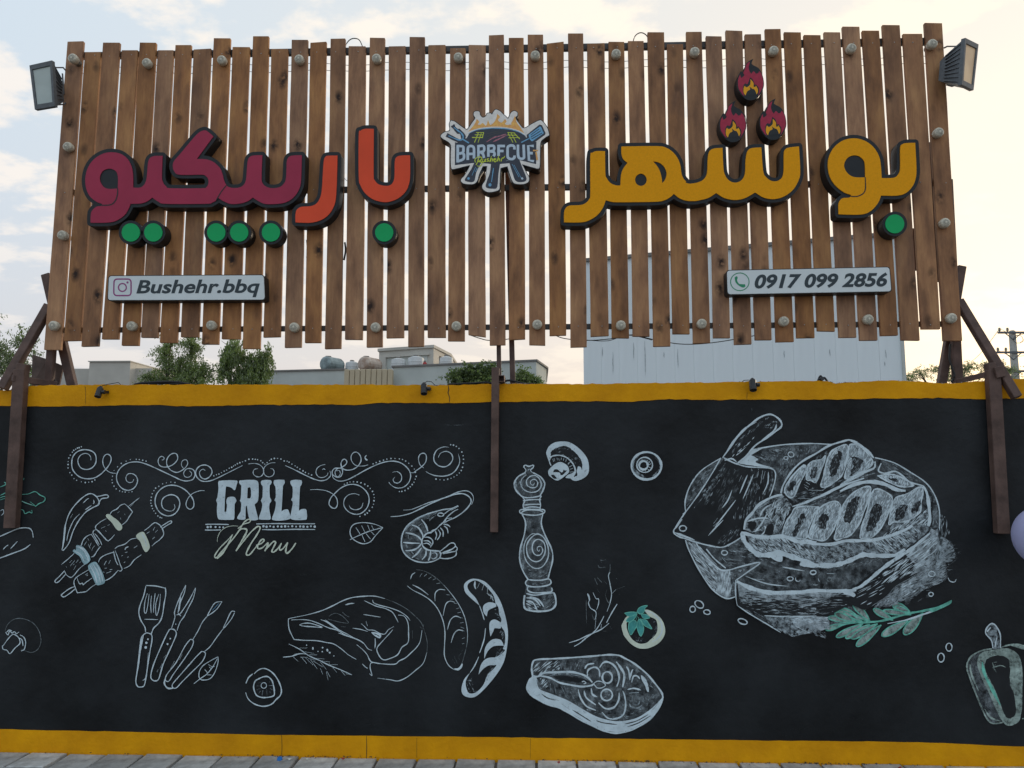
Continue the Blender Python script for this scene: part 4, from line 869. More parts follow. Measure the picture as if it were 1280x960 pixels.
l(UT, '885,262 855,262 820,330 790,400 850,330 882,270|790,400 730,480 680,550 635,590', 1.0, 'chalk', .7); l(UT, '610,590 560,640 490,720 420,800 370,860 370,890 400,892 450,840 530,760 610,680 640,620 632,595 605,592', 1.1, 'chalk', 1); l(UT, '308,815 302,860 330,895 375,895', 1.9, 'chalk', .6)
a.build('painted_tongs', wall); a = WA(); l = a.line
l(UT, '745,635 745,680 720,760 680,815 620,828 590,810 590,760 620,710 680,670 745,635|740,650 700,720 650,780 600,815 545,858|700,720 665,700|700,722 715,712|660,770 635,740|655,785 690,785|690,735 672,720', 1.0, 'chalk', .7); a.build('painted_leaf', wall)
# -- kiwi slice
KI = (300,825,14.77); a = WA(); l = a.line
l(KI, '260,255 340,185 430,155 520,180 610,245 690,350 745,470 765,570 740,660 665,730 610,795 540,835 430,855 310,830 210,775 140,700 105,600|110,430 155,330 235,255', 1.5, 'chalk', .6, 6); l(KI, '340,350 430,310 520,310 590,380 620,480 635,590 620,660 510,690 400,690 310,655 265,570 252,480 280,390 340,350', 1.5, 'chalk', 1)
a.ring(KI, 440, 470, 50, 52, .9); l(KI, '330,420 390,415|340,625 380,570|405,650 425,560|500,660 490,540|540,410 555,395|530,475 600,470|580,630 545,580|470,370 480,360|300,480 370,475|300,560 370,520|550,520 610,560', 1.0, 'dry', .4); a.build('painted_kiwi_slice', wall)
# -- shoulder chop, herb and salt
ME = (350,730,6.564); a = WA(); l = a.line
l(ME, '200,258 90,280 68,290c 75,370 115,455c 200,462 300,465 380,480 440,492 500,530 560,580 625,618', 1.1, 'chalk', .5); l(ME, '200,258 280,238 360,212 440,175 520,135 600,110 700,100 780,100 860,120', 1.3, 'chalk', .5); l(ME, '860,120 950,155 1040,205 1110,265 1160,320 1190,400 1208,480 1205,560', .8, 'faint'); l(ME, '1205,560 1175,650 1110,710 1040,765 970,795 900,785 800,772', 1.1, 'chalk', .3)
l(ME, '92,295 180,292 250,300 320,325 400,360 470,380 540,420 610,445 680,480 720,530 755,545|335,292 380,310 450,360 540,405 620,450', 1.1); l(ME, '160,335 200,322 260,325 345,355 260,350 190,345 160,335|370,295 420,330 490,380|480,402 560,430 650,462 700,500', 1.2)
l(ME, '400,265 450,240 500,255 540,290 560,320 500,315 440,300 395,288|510,230 545,260 570,270|500,350 540,352', .85, 'faint'); l(ME, '535,172 570,162 610,158', 1.5, 'chalk', .2)
l(ME, '690,135 730,155 790,182 860,200 920,230 950,275 970,315|760,130 770,155 820,175 900,195 980,225 1040,265 1068,300', 1.0, 'chalk', .5); l(ME, '970,255 1020,265 1050,320 1055,400 1050,480 1000,520 965,580 900,612 850,622 815,590 795,530 840,470 900,405 925,375', 1.2); l(ME, '935,348 890,375 860,410 820,405 770,380 720,375 690,345 665,325|705,305 718,345|685,250 750,260 825,272|595,362 660,372 720,390', .9, 'chalk', .4)
a.fill(ME, '750,395 790,398 830,415 820,445 790,435 765,415', 'chalk'); l(ME, '768,408 800,420 815,432', 1.0, 'black', .3); l(ME, '780,445 782,490 778,530|630,498 680,540 715,580 740,630 775,645 840,655 940,658 980,630 1030,605 1080,560 1120,520 1150,470 1165,380', 1.15, 'chalk', .5)
l(ME, '775,645 745,650 740,690 755,750 735,735|675,655 700,680 720,692', 1.0, 'chalk', .4); l(ME, '1085,380 1088,450|1150,350 1170,370 1180,330', .7, 'faint'); a.build('painted_shoulder_chop', wall)
a = WA(); l = a.line
l(ME, '72,492 160,535 240,590 320,625 400,665 500,705 590,745|25,600 100,592 160,572 220,575', 1.2, 'chalk', .5); l(ME, '160,525 225,525|200,555 280,570|240,580 305,582|300,610 365,615|330,630 410,640|420,662 475,662|110,600 150,635|175,600 220,652|205,600 270,665|250,620 305,695|270,630 350,680|330,640 380,700|380,720 395,790|385,715 412,765|430,680 465,725|500,710 535,750|540,735 590,745|100,590 135,570|165,600 230,602|230,610 290,625|330,690 350,740|400,650 440,690', 1.1, 'chalk', .3); a.dots(ME, '218,502 270,522 270,532 312,553 350,522 347,555 388,540 390,548 408,563 442,590', .95); a.build('painted_herb_sprig', wall)
# -- sausages
SA = (500,705,5.483); a = WA(); l = a.line
l(SA, '110,38 170,50 240,90 300,145 360,215 410,290 445,370 462,460 460,540 445,610 425,680', .9, 'faint', .6); l(SA, '300,145 360,215 410,290 445,370 462,460 462,540', .9, 'chalk', .2); l(SA, '50,150 90,180 150,210 210,250 260,310 295,390 308,470 305,560 305,630 330,690 370,722 400,725', 1.2, 'chalk', .4); a.fill(SA, '368,715c 400,712 425,680c 430,690 420,715 395,730', 'chalk')
l(SA, '85,142 140,170 195,212|105,58 82,75 72,105|150,65 135,88|185,68 165,85|215,88 195,102|245,100 225,110|275,130 250,135|340,212 318,210|370,240 345,240|390,272 370,268|408,300 385,308|418,330 395,335|430,370 412,370|435,400 412,405|440,440 415,432|440,460 420,450|445,505 425,512|440,545 425,548', 1.1, 'chalk', .3); l(SA, '310,178 270,175 242,200 240,255|375,262 340,255 312,280 295,355|420,370 380,358 345,385 325,450|432,460 400,452 370,480 350,540', 1.1, 'chalk', .4); l(SA, '440,580 420,600|420,610 400,635|390,620 410,660|370,630 392,680|360,650 380,690', .7, 'faint', .3); a.build('painted_sausage', wall)
a = WA(); l = a.line
a.fill(SA, '515,101 475,108 442,135 440,170 460,210 545,285c 520,235 475,185 462,150 480,125 520,112 565,135 600,165 640,215 655,270c 675,300 680,345 695,380 690,420 718,470 720,540 705,580 720,590 690,620 640,650 660,690 640,720 600,760 570,830 520,880 475,885 455,850 452,800 480,745c 440,790 422,850 428,890 460,912 510,912 560,875 620,810 680,730 715,660 735,560 740,470 725,370 690,260 640,180 580,120', 'chalk')
l(SA, '545,285 565,340 578,385|586,440 578,510 560,570 545,610|540,635 510,700 480,745', 1.3, 'chalk', .4)
for q_ in ('655,270c 610,262 572,285 572,330 595,360c 605,320 640,300 660,290', '690,400c 650,380 618,395 612,440 620,498c 640,460 650,440 690,440', '712,560c 690,520 640,515 600,545 580,590 578,650c 600,600 630,570 660,560', '690,650c 640,640 590,650 555,690 538,758c 570,720 610,695 660,690'): a.fill(SA, q_, 'chalk')
l(SA, '515,115 512,150 520,172|545,130 530,165|575,140 562,180|600,165 598,205|625,205 620,240', 2.0, 'chalk', .2)
a.hatch(SA, '590,180c 640,230c 650,280c 600,240c', -50, 1.0, .8, 'chalk'); a.hatch(SA, '650,290c 700,400c 660,370c 640,320c', -10, 1.2, .9, 'dry'); a.hatch(SA, '680,450c 720,470c 720,560c 690,540c', 60, 1.1, 1.0, 'dry'); a.hatch(SA, '660,575c 715,580c 690,640c 650,650c', 50, 1.1, 1.0, 'dry'); a.hatch(SA, '620,700c 650,690c 600,790c 560,840c', 50, 1.1, 1.0, 'dry'); a.hatch(SA, '452,780c 490,760c 500,850c 560,850c 520,890c 460,880c', -70, 1.3, 1.0, 'streak'); a.build('painted_sausage', wall)
# -- leaf and shrimp
a = WA(); l = a.line
l(c2, '635,718 590,700 530,693 485,705 470,740 485,775 530,798 570,790 600,755 635,718|632,718 570,735 520,755 470,778|520,750 500,718|545,742 528,708|570,735 558,705|590,730 578,708|530,755 545,790|550,748 572,775|575,738 592,755', 1.1, 'chalk', .6); a.build('painted_leaf', wall)
SH = (485,600,8.725); a = WA(); l = a.line
l(SH, '165,328 250,322 350,285 450,245 560,212 650,180 740,140 820,118 880,125 920,160 932,210 910,270', 1.0, 'chalk', .4); l(SH, '30,400 130,392 240,365 340,320 450,265 560,215 650,182 720,160 790,148 850,160 895,195 905,240 870,300 800,365 720,415 660,440 610,470', 1.5, 'chalk', .5)
a.fill(SH, '765,280c 680,310 600,320 500,350 400,385 300,430 220,490 170,560 145,640 145,720 170,790 230,850 310,890 400,905 490,890 560,858c 560,775c 500,770 430,755 385,715 370,660 395,610 440,590 440,560 430,500 400,440 480,390 600,340', 'smoke')
l(SH, '765,280 690,310 590,325 480,355 390,385 300,430 220,490 170,560 148,640 148,720 172,790 232,850 310,888 400,900 490,888 560,855', 1.6, 'chalk', .7); l(SH, '430,375 380,395 300,440 230,490 185,560', 3.2, 'dry', .4)
l(SH, '740,290 660,335 610,375|765,320 720,340 650,400 600,460|700,415 640,420 620,450 580,480 520,540|770,285 690,330|600,470 560,500 520,540 470,565', 1.2, 'chalk', .5); l(SH, '520,540 470,570 430,580 395,610 370,660 380,720 430,760 500,772 560,775c 575,810 562,855', 1.8, 'chalk', .8); a.ring(SH, 575, 378, 32, 18, 1.3); l(SH, '450,440 500,400', 1.4, 'chalk', .3)
l(SH, '365,430 410,490 435,560|260,490 330,520 375,590 380,620|190,575 270,590 330,620 365,660|165,680 250,688 345,690|190,770 270,765 330,735 365,690|260,850 320,800 365,740|370,870 410,820 415,765|440,880 460,830 465,775', 1.9, 'chalk', .6)
l(SH, '240,555 268,520|330,500 370,475|220,640 222,600|210,740 200,705|280,810 255,780|340,865 300,850|480,800 520,795 535,830 500,860 470,850', 1.2, 'chalk', .3); l(SH, '395,625 440,625 480,650 488,690 460,735|385,665 440,665 475,700|385,695 430,690 465,715', 1.3, 'chalk', .5)
l(SH, '600,480 650,490 678,512|610,500 645,530 655,582|570,520 600,560 600,620|545,540 570,580 560,620 535,655|515,555 530,600 515,650', 1.3, 'chalk', .5); l(SH, '565,780 630,730 680,690 720,690 735,720 710,745 650,780 570,800|735,720 755,745 740,775 690,785 600,805|745,775 740,820 690,850 620,858 565,850|600,790 690,755', 1.3, 'chalk', .8)
a.hatch(SH, '430,380c 600,330c 440,470c 400,420c', 30, .9, .7, 'dry'); a.hatch(SH, '440,560c 520,530c 560,500c 500,560c 440,600c', 30, .8, .9, 'chalk'); a.hatch(SH, '480,790c 550,790c 550,840c 480,860c', 60, .8, .6, 'dry'); a.hatch(SH, '180,760c 260,780c 300,860c 230,845c', -40, .9, .7, 'dry'); a.build('painted_shrimp', wall)
# -- left edge: lettuce, loaf, mushroom
LE = (0,590,4); a = WA(); l = a.line
l(LE, '0,118 20,108 45,95|0,140 45,125|0,130 20,122 45,128|98,112 140,110 175,98 200,115 225,128 218,148 195,158 178,172c 165,160 150,148|98,140 130,155 170,168|90,188 115,190 125,208 145,200 160,205 158,190|20,50 35,60 45,70|0,75 25,65 30,55|120,30 118,40', 1.1, 'green', .5); l(LE, '0,195 15,188 18,205 5,218|105,145 160,165', .8, 'chalk', .3); a.build('painted_lettuce', wall)
a = WA(); l = a.line; l(LE, '-40,340 0,322 50,300 95,282 140,280 160,295 166,328|152,362 120,385 60,408 0,430 -40,440', 1.3, 'chalk', .5); l(LE, '15,388 30,372 42,365|52,385 70,365 88,346', 1.0, 'chalk', .3); a.build('painted_loaf', wall)
a = WA(); l = a.line; l(LE, '25,795 40,760 75,735 120,735 165,755 195,795 205,845 190,885 155,902 105,885', .9, 'faint', .5); l(LE, '15,870 40,835 65,812 90,825 100,855 75,880 50,908 35,892 15,885 12,868|28,800 40,815 48,795 60,805 72,798 82,808 95,800|100,815 118,825 128,850 122,885 105,895|35,800 45,790 60,795|95,830 110,840 115,870', 1.1, 'chalk', .8); a.build('painted_mushroom', wall)
# -- pepper mill
PM = (635,570,4.8); a = WA(); l = a.line
a.fill(PM, '100,55c 150,55c 148,98 195,125 220,165 205,220 190,240c 195,320c 218,335c 205,355c 205,430 250,520 268,600 250,690 240,735c 262,790 262,815c 285,850 285,900 250,925 170,932 110,920 95,880 100,830c 115,740c 85,680 70,620 80,550 105,460 100,360c 72,345c 95,320c 85,245c 50,210 38,170 60,130 105,98', 'smoke')
l(PM, '100,100 108,85 95,65 105,55 125,62 150,55 152,68 135,85 148,100|118,85 130,78', 1.5); l(PM, '105,100 60,125 38,165 48,205 85,245|150,100 195,125 220,165 208,210 190,240', 1.8, 'chalk', .9); l(PM, '50,150 45,190 70,225', 3.2, 'dry', .3)
l(PM, '160,160 150,175 135,165 138,148 160,140 178,158 170,185 140,190 115,175 112,145 135,122 165,118 190,140 200,175 180,208 140,218 100,205 78,175 82,140 110,112', 1.25)
l(PM, '85,242 110,250 150,248 200,238|90,268 140,262 198,262|92,295 140,290 195,290|95,315 140,305 192,310|85,242 100,268 90,295 98,320|200,240 190,262 195,290 192,318', 1.5, 'chalk', .8); l(PM, '98,320 72,325 75,342 110,352 170,355 215,342 218,325 185,320 98,320|80,340 110,325 180,325 210,335', 1.5, 'chalk', 1)
l(PM, '85,350 105,400 98,470 75,550 70,620 90,690 120,740|208,350 200,410 225,480 262,560 268,620 252,690 240,735', 1.7, 'chalk', .9); l(PM, '90,520 78,600 95,680|105,370 112,420', 3.0, 'dry', .3)
l(PM, '190,562 185,572 175,560 180,545 200,545 208,570 190,595 160,590 145,555 155,515 185,500 218,525 222,580 195,625 155,632 120,600 112,540 135,495 175,468 215,490 240,545 240,610 205,665 155,672 110,630 95,570 105,510 140,470 165,466', 1.4)
l(PM, '115,740 150,745 200,745 245,738 258,760 240,775 180,785 120,780 105,760 118,742|120,785 118,805 150,820 220,820 262,812 262,790|110,825 160,835 230,825 275,820', 1.7, 'chalk', .8); l(PM, '100,835 95,890 110,920 170,932 250,925 285,895 285,850 275,820', 2.2, 'chalk', .9); l(PM, '110,850 160,860 195,900|110,870 150,880 175,925|130,845 180,860 215,905', 2.0, 'chalk', .5)
a.hatch(PM, '105,370c 150,370c 140,440c 110,440c', 80, .9, .8, 'dry'); a.hatch(PM, '110,650c 180,690c 240,680c 235,730c 120,730c', 20, 1.0, .8, 'dry'); a.hatch(PM, '200,850c 280,830c 280,900c 220,920c', 40, 1.1, .9, 'dry'); a.hatch(PM, '125,765c 240,750c 240,775c 130,780c', 0, 1.0, .8, 'dry'); a.hatch(PM, '95,870c 180,880c 190,925c 110,920c', -30, 1.3, 1.3, 'chalk'); a.hatch(PM, '60,150c 90,130c 90,220c 60,200c', 70, 1.0, .9, 'dry'); a.hatch(PM, '190,150c 215,160c 205,215c 180,225c', 70, 1.0, .9, 'dry'); a.build('painted_pepper_mill', wall)
# -- mushroom and round slice
MU = (675,540,13.714); a = WA(); l = a.line
a.fill(MU, '160,520 110,380 115,320 160,240 250,180 370,162 480,170 580,215 690,300 770,390 820,480 840,600 830,700 780,770 700,815 620,838 560,825 520,795c 445,780c 470,740 560,700 590,660 570,580 500,480 400,420 290,400 200,420 170,460', 'chalk')
a.fill(MU, '180,400 195,330 280,270 360,250 420,238 500,265 580,330 660,410 710,500 728,580 715,650 700,600 650,600 630,700 640,745 580,765 600,680 585,600 520,500 420,430 300,405 200,410', 'black', rough=.2)
a.hatch(MU, '190,380c 250,290c 420,250c 500,280c 620,380c 700,480c 720,640c 620,600c 540,500c 400,420c', 20, .9, .7, 'dry', seg=(2, 6), cover=.35); l(MU, '188,575 160,500 180,440 230,408 330,400 430,425 520,490 590,590 605,690 570,755 520,785 440,775', 1.6, 'chalk', .8)
l(MU, '230,510 220,460|255,500 240,450|300,480 290,445|330,490 320,450|360,480 370,440|400,490 410,450|440,510 450,470|480,560 520,510|505,600 555,570|515,640 570,620|510,690 580,680|500,730 560,730|475,545 500,520', 1.5, 'chalk', .3)
a.fill(MU, '140,700 150,650 220,575 290,530 350,515 420,540 480,590 500,650 490,700 420,760 350,810 290,832 220,800 160,750', 'chalk'); a.fill(MU, '225,690c 245,645 300,640 340,675 380,690 410,640c 430,660 465,655c 420,710 380,740 350,730 340,700 290,690', 'black'); a.fill(MU, '185,740c 225,730 260,755 290,800c 240,800 205,770', 'black'); a.build('painted_mushroom', wall)
OL = (780,555,17.45); a = WA()
a.ring(OL, 490, 475, 325, 300, 2.6, 'chalk'); a.ring(OL, 520, 480, 275, 235, 2.2, 'dry', -60, 70); a.ring(OL, 480, 480, 290, 250, 2.0, 'dry', 90, 230); a.ring(OL, 450, 455, 172, 165, 1.5); a.ring(OL, 425, 465, 95, 92, 2.5); a.ring(OL, 430, 450, 128, 110, 1.2, 'dry', 150, 330)
a.line(OL, '500,380 510,350|540,410 560,380|545,450 590,430|540,500 580,520|520,550 545,580|470,570 470,600|400,575 390,600', 1.6, 'chalk', .4); a.line(OL, '250,330 320,260|230,540 330,650 430,700|640,680 720,600', 2.2, 'dry', .3); a.build('painted_round_slice', wall)
# -- twig, tomato
TO = (700,700,8); a = WA(); l = a.line
l(TO, '90,828 180,800 260,762 340,728 420,688 490,632|140,865 200,830 260,780 340,720 390,655 440,560|465,628 500,560 540,490 572,440', 1.3, 'chalk', .5); l(TO, '272,338 292,400 285,430 305,480 355,515 360,560 345,600|330,325 360,385 385,390 385,440 365,500|350,690 360,580|470,515 500,430 515,340 500,240 485,160 500,120|515,340 560,295|410,680 415,640', 1.0, 'chalk', .4); l(TO, '275,335 290,370 298,405', 1.8, 'chalk', .3)
l(TO, '262,400 262,500 268,645|345,180 360,215 375,248|370,172 395,200 420,225|455,345 470,295|370,290 395,325|560,295 650,262|408,5 415,30|380,75 425,75|498,60 505,95|585,340 600,345|320,540 335,600|385,535 392,550|425,710 465,712|450,345 480,420 515,440|440,210 470,240|500,660 515,690|330,560 340,590|560,180 572,190', .8, 'faint', .3); a.build('painted_dry_twig', wall)
a = WA(); l = a.line
a.fill(TO, '640,610c 625,680 640,750 700,830 780,880 860,886 930,865 1000,820 1045,750 1050,680 1020,600 960,540 890,500 840,497c 890,560 960,600 975,680 960,740 900,800 860,830 790,835 720,790 680,720 660,650', 'cream'); l(TO, '850,510 920,530 990,590 1020,660 1015,730 970,790 920,820', 1.6, 'chalk', .3)
l(TO, '700,560 655,610 640,680 660,750 720,815', 5.2, 'cream', .6); a.hatch(TO, '880,530c 960,620c 985,700c 920,810c 880,830c 940,740c 950,660c', 50, 1.0, 1.0, 'dry'); a.hatch(TO, '720,760c 860,790c 860,830c 760,830c', 60, 1.2, 1.0, 'dry'); a.hatch(TO, '670,640c 700,620c 720,760c 690,730c', 60, 1.2, 1.0, 'dry')
for q_ in ('645,530c 710,520 770,525c 760,545c 730,560 680,560c', '770,515c 790,480 830,460 875,455c 850,480 840,520 800,540c', '660,610c 680,580 730,555 770,545c 740,590 700,620c', '690,630c 740,600 775,640c 750,690 708,750c 685,690', '765,660c 790,590 825,640c 838,700 808,762c 780,710', '805,590c 860,600 890,640 920,690c 870,670 840,650c', '810,540c 860,545 900,575c 870,585 830,580c'): a.fill(TO, q_, 'teal'); a.line(TO, q_.split()[0].rstrip('c')+' '+' '.join(x.rstrip('c') for x in q_.split()[1:])+' '+q_.split()[0].rstrip('c'), .9, 'green', .9, 3)
l(TO, '775,560 745,640|785,570 800,680|800,580 850,620', 1.0, 'green', .4); a.build('painted_tomato', wall)
# -- fish steak
FI = (650,810,6.737); a = WA(); l = a.line
out_ = '130,100 230,92 330,88 480,78 620,68 740,57 830,62 880,85 960,130 1060,210 1130,290 1190,370 1203,412c 1190,460 1140,550 1060,625 960,680 860,712 780,715 700,695 600,650 500,600 400,540 320,500 220,470 120,415 70,370 60,320 80,270 105,240 98,180 105,130'
a.fill(FI, out_, 'smoke'); a.line(FI, out_, 2.1, 'chalk', 1, closed=True)
l(FI, '105,235 150,240 200,210 300,205 400,200 480,210 560,240 610,290', 2.6, 'chalk', .8); l(FI, '170,235 250,250 330,290 420,310 520,325 600,315 620,300', 2.2, 'chalk', .8); l(FI, '250,230 380,215 500,235 580,270', 2.0, 'dry', .5); a.fill(FI, '280,235c 380,235 470,250 540,262 600,290c 500,290 380,275 300,255', 'black')
l(FI, '620,300 650,280 690,285 720,312 690,335 650,335 620,300|520,285 540,280 555,295 535,302', 1.2, 'chalk', .9)
a.fill(FI, '62,320c 80,265 110,240 140,250 160,340 260,385 400,440 520,510 640,575 760,610 860,615 980,590 1080,530 1150,470 1195,420c 1180,480 1120,570 1040,630 940,680 860,705 780,705 700,690 600,645 500,590 400,535 320,495 220,465 120,410 75,370', 'chalk')
l(FI, '180,385 230,420 300,440|440,520 520,570 600,620|640,610 700,630 820,645|350,470 420,520|880,640 980,615 1080,560|260,420 330,445|900,665 1000,630 1100,570|1120,520 1165,460', 1.3, 'black', .2)
l(FI, '145,260 150,310 180,345|205,280 215,345|255,300 262,365|290,320 305,385|345,320 390,410|375,320 400,400|425,370 460,440|210,290 225,330', 1.9, 'dry', .4); l(FI, '340,130 350,180|380,120 378,185|432,115 428,185|470,120 460,180 500,110|520,95 490,180', 1.3, 'dry', .5)
l(FI, '545,175 570,140 625,130|490,350 510,420 560,490 640,525|540,360 560,420 640,480', 2.0, 'chalk', .4); l(FI, '565,215 580,180 630,162 665,185 672,240|570,215 565,240', 2.0, 'chalk', .7); a.ring(FI, 735, 248, 42, 48, 2.1); a.ring(FI, 730, 395, 48, 48, 1.9); a.hatch(FI, '700,360c 770,360c 770,430c 700,430c', 40, 1.0, .8, 'dry')
l(FI, '670,165 700,125 740,118 790,145 825,200 835,260 815,325', 2.4, 'chalk', .5); l(FI, '600,340 610,390 650,412|660,460 720,510 790,500 830,440 835,375', 2.2, 'chalk', .4); l(FI, '810,115 850,170 878,230 865,330', 2.8, 'chalk', .4); l(FI, '690,540 740,590 810,595 870,560 890,480 880,400 865,360', 1.9, 'chalk', .5)
l(FI, '895,155 915,190 925,270|950,180 935,215 925,260|940,290 955,240 985,235 1010,260', 2.0, 'chalk', .4); l(FI, '1020,230 1060,300 1080,370', 4.2, 'chalk', .3); l(FI, '905,350 960,340 1020,355|920,380 1000,375', 2.0, 'chalk', .3); l(FI, '950,400 945,460 980,480 1005,460 1000,410|930,440 930,490 990,505 1040,470|1085,430 1070,490|1040,410 1035,450', 1.6, 'dry', .4)
a.hatch(FI, '110,130c 330,100c 340,180c 150,230c 110,200c', 40, 1.0, 1.1, 'chalk', cover=.5); a.hatch(FI, '420,460c 640,540c 900,560c 1100,440c 1050,520c 900,600c 760,600c 600,550c', 10, 1.0, .8, 'dry', cover=.6); a.hatch(FI, '860,90c 1000,190c 1160,370c 1100,330c 1000,220c 900,130c', -40, 1.0, .9, 'dry'); a.hatch(FI, '160,250c 230,270c 240,360c 180,340c', 40, .9, 1.0, 'chalk', cover=.5); a.hatch(FI, '1080,350c 1180,400c 1100,470c', 50, 1.1, .8, 'dry'); a.build('painted_fish_steak', wall)
# -- bell pepper
BP = (1190,770,6.622); a = WA(); l = a.line
a.fill(BP, '125,430c 130,370 170,320 240,285 330,270c 250,290 215,340 220,400 260,520 330,660 420,860c 340,885 290,850 250,770 190,620 150,530', 'smoke'); a.fill(BP, '220,380 240,320 310,285 420,275 500,290 550,340 575,430 575,600 568,820 550,870 470,905 410,850 350,720 280,570 230,470', 'palegreen'); a.fill(BP, '270,400 300,350 380,325 460,350 480,420 480,560 510,640 530,800 470,850 430,800 360,620 330,560 280,460', 'black', rough=.3)
l(BP, '330,272 250,285 170,325 130,380 125,440 155,530 200,650 250,770 290,850 340,890 420,880', 2.0, 'palegreen', .8); l(BP, '150,400 160,480 220,620|270,770 320,840 400,870', 2.2, 'palegreen', .3); l(BP, '300,290 235,320 215,390 240,480 290,590 350,720 410,850 470,903 540,875 565,820 575,700 578,500 570,400 540,320 480,280 400,270', 2.0, 'palegreen', 1)
l(BP, '250,380 270,480 330,600 400,740', 3.8, 'green', .3); l(BP, '520,350 540,480 520,620', 5, 'palegreen', .3); l(BP, '400,262 470,240 550,235 620,262|580,850 640,848', 1.8, 'palegreen', .7); a.fill(BP, '470,240c 540,235 640,250 660,290 600,280', 'palegreen')
a.fill(BP, '275,135 290,90 330,62 365,85 395,150 405,210 400,265 340,272 330,230 325,190 300,160', 'dry'); l(BP, '340,268 325,200 280,145 290,95 330,62 370,90 400,160 400,262|290,130 320,95|370,180 355,260', 1.6, 'chalk', .8); l(BP, '335,385 350,440 370,465|330,430 400,410 445,425|345,385 375,380|360,400 345,430', 1.2, 'palegreen', .3); a.hatch(BP, '430,320c 520,330c 530,400c 470,380c', 30, 1.2, 1.2, 'palegreen'); a.build('painted_bell_pepper', wall)
# -- big steak on a board with cleaver and rosemary
K1, K2, K3, B1, B2 = (830,510,6.4), (920,540,6.4), (1050,540,6.4), (840,650,6.4), (1000,660,6.4)
a = WA(); l = a.line; h = a.hatch
# board
bd = crv([(K1, '172,830 170,740 210,620 300,500 455,400'), (K2, '100,150 250,120 400,100 600,95 770,100 910,75'), (K3, '280,205 430,245 560,320 680,400 750,490 790,600 795,700 790,850 775,940'), (B2, '1060,250 980,330 870,400 760,460 690,540 600,600 520,655 420,760 230,800 0,800'), (B1, '960,870 780,840 640,760 525,685 505,615 435,628 350,580 280,500 200,370 135,240 108,160')])
a.poly([bd], 'smoke')
h(K1, '180,800c 190,700c 230,620c 320,510c 440,420c 330,600c', 50, 1.2, 1.0, 'dry', cover=.7)
l(K1, '172,830 170,740 210,620 300,500 455,400|150,850 200,800', 1.5, 'chalk', .7); l(K2, '0,255 50,190 100,150 250,120 400,100 600,92 770,100', 1.6, 'chalk', .8); l(K3, '280,205 430,245 560,320 680,400 750,490 790,600 797,700 792,850 778,940', 1.5, 'chalk', .8); l(B2, '1105,80 1112,180 1060,255 980,335 870,405 765,465 690,545 600,605 520,655', 1.5, 'chalk', .8)
a.fill(K2, '15,250c 60,190 110,150 210,130c 120,185c 175,215 160,245 310,290c 150,272', 'chalk', rough=.2); h(K2, '130,200c 260,130c 420,110c 300,230c 160,240c', -25, 1.1, .9, 'dry', cover=.75); h(K2, '320,140c 700,105c 560,190c 420,260c 340,280c', 80, 1.1, .9, 'dry', cover=.55, seg=(2,7)); h(K2, '360,250c 460,250c 390,370c 330,360c', 60, 1.1, 1.1, 'dry', cover=.8)
a.ring(K2, 440, 180, 24, 20, 1.2, rot=20); a.ring(K2, 400, 208, 17, 12, 1.0)
h(K3, '330,220c 450,260c 560,340c 640,400c 520,360c 380,310c', -30, 1.1, .9, 'dry', cover=.7); h(K3, '720,500c 780,600c 780,760c 700,860c 720,620c', 80, 1.1, 1.0, 'dry', cover=.7)
# cleaver
blade = crv([(K1, '480,405c 560,435 680,470 860,485 890,520 880,600 850,710c 740,780 660,880 650,940'), (B1, '555,130 400,215c 300,195 200,165 120,130 15,115 15,70 60,10'), (K1, '90,955 250,730 400,510')])
a.poly([blade], 'black'); h(K1, '700,480c 870,495c 870,640c 800,720c 640,900c 540,900c 640,700c', 78, 1.1, .8, 'dry', cover=.55); h(K1, '500,480c 660,500c 560,760c 400,860c 360,780c', 62, 1.6, 1.2, 'smoke', cover=.6); h(K1, '300,680c 480,450c 500,470c 400,660c 330,800c', 58, 1.1, 1.1, 'dry', cover=.8); h(K1, '420,820c 560,600c 600,640c 450,860c', 58, 1.3, .8, 'smoke', cover=.7); h(B1, '330,180c 540,30c 550,120c 400,210c', 55, 1.1, .9, 'dry', cover=.55)
l(K1, '455,400 380,530 270,700 160,850 90,955', 1.4, 'chalk', .9); l(K1, '490,440 420,560 330,690 240,800', 1.1, 'dry', .5); l(B1, '80,-5 40,50 15,80 20,110 60,135 110,150 200,180 300,205 400,218 480,185 552,140', 1.7, 'chalk', .9); l(B1, '20,100 100,130 180,160', 2.6, 'chalk', .2); a.ring(B1, 87, 67, 28, 22, 1.5)
l(K1, '480,405 540,430 640,465 740,475 850,482 888,510 890,570 865,660 845,710', 1.5, 'chalk', .8); l(K1, '860,500 868,580 830,690', 2.4, 'dry', .3); l(K1, '668,535 640,600 605,685|715,530 670,640 632,725|575,735 510,820 405,955|545,655 510,740 465,800|430,880 395,925|620,540 600,590|755,505 745,555|810,505 790,570|835,510 830,600 790,690|790,500 775,600', 1.5, 'chalk', .2, 4); l(B1, '410,0 350,60 290,125|370,15 330,50', 1.5, 'chalk', .2, 3)
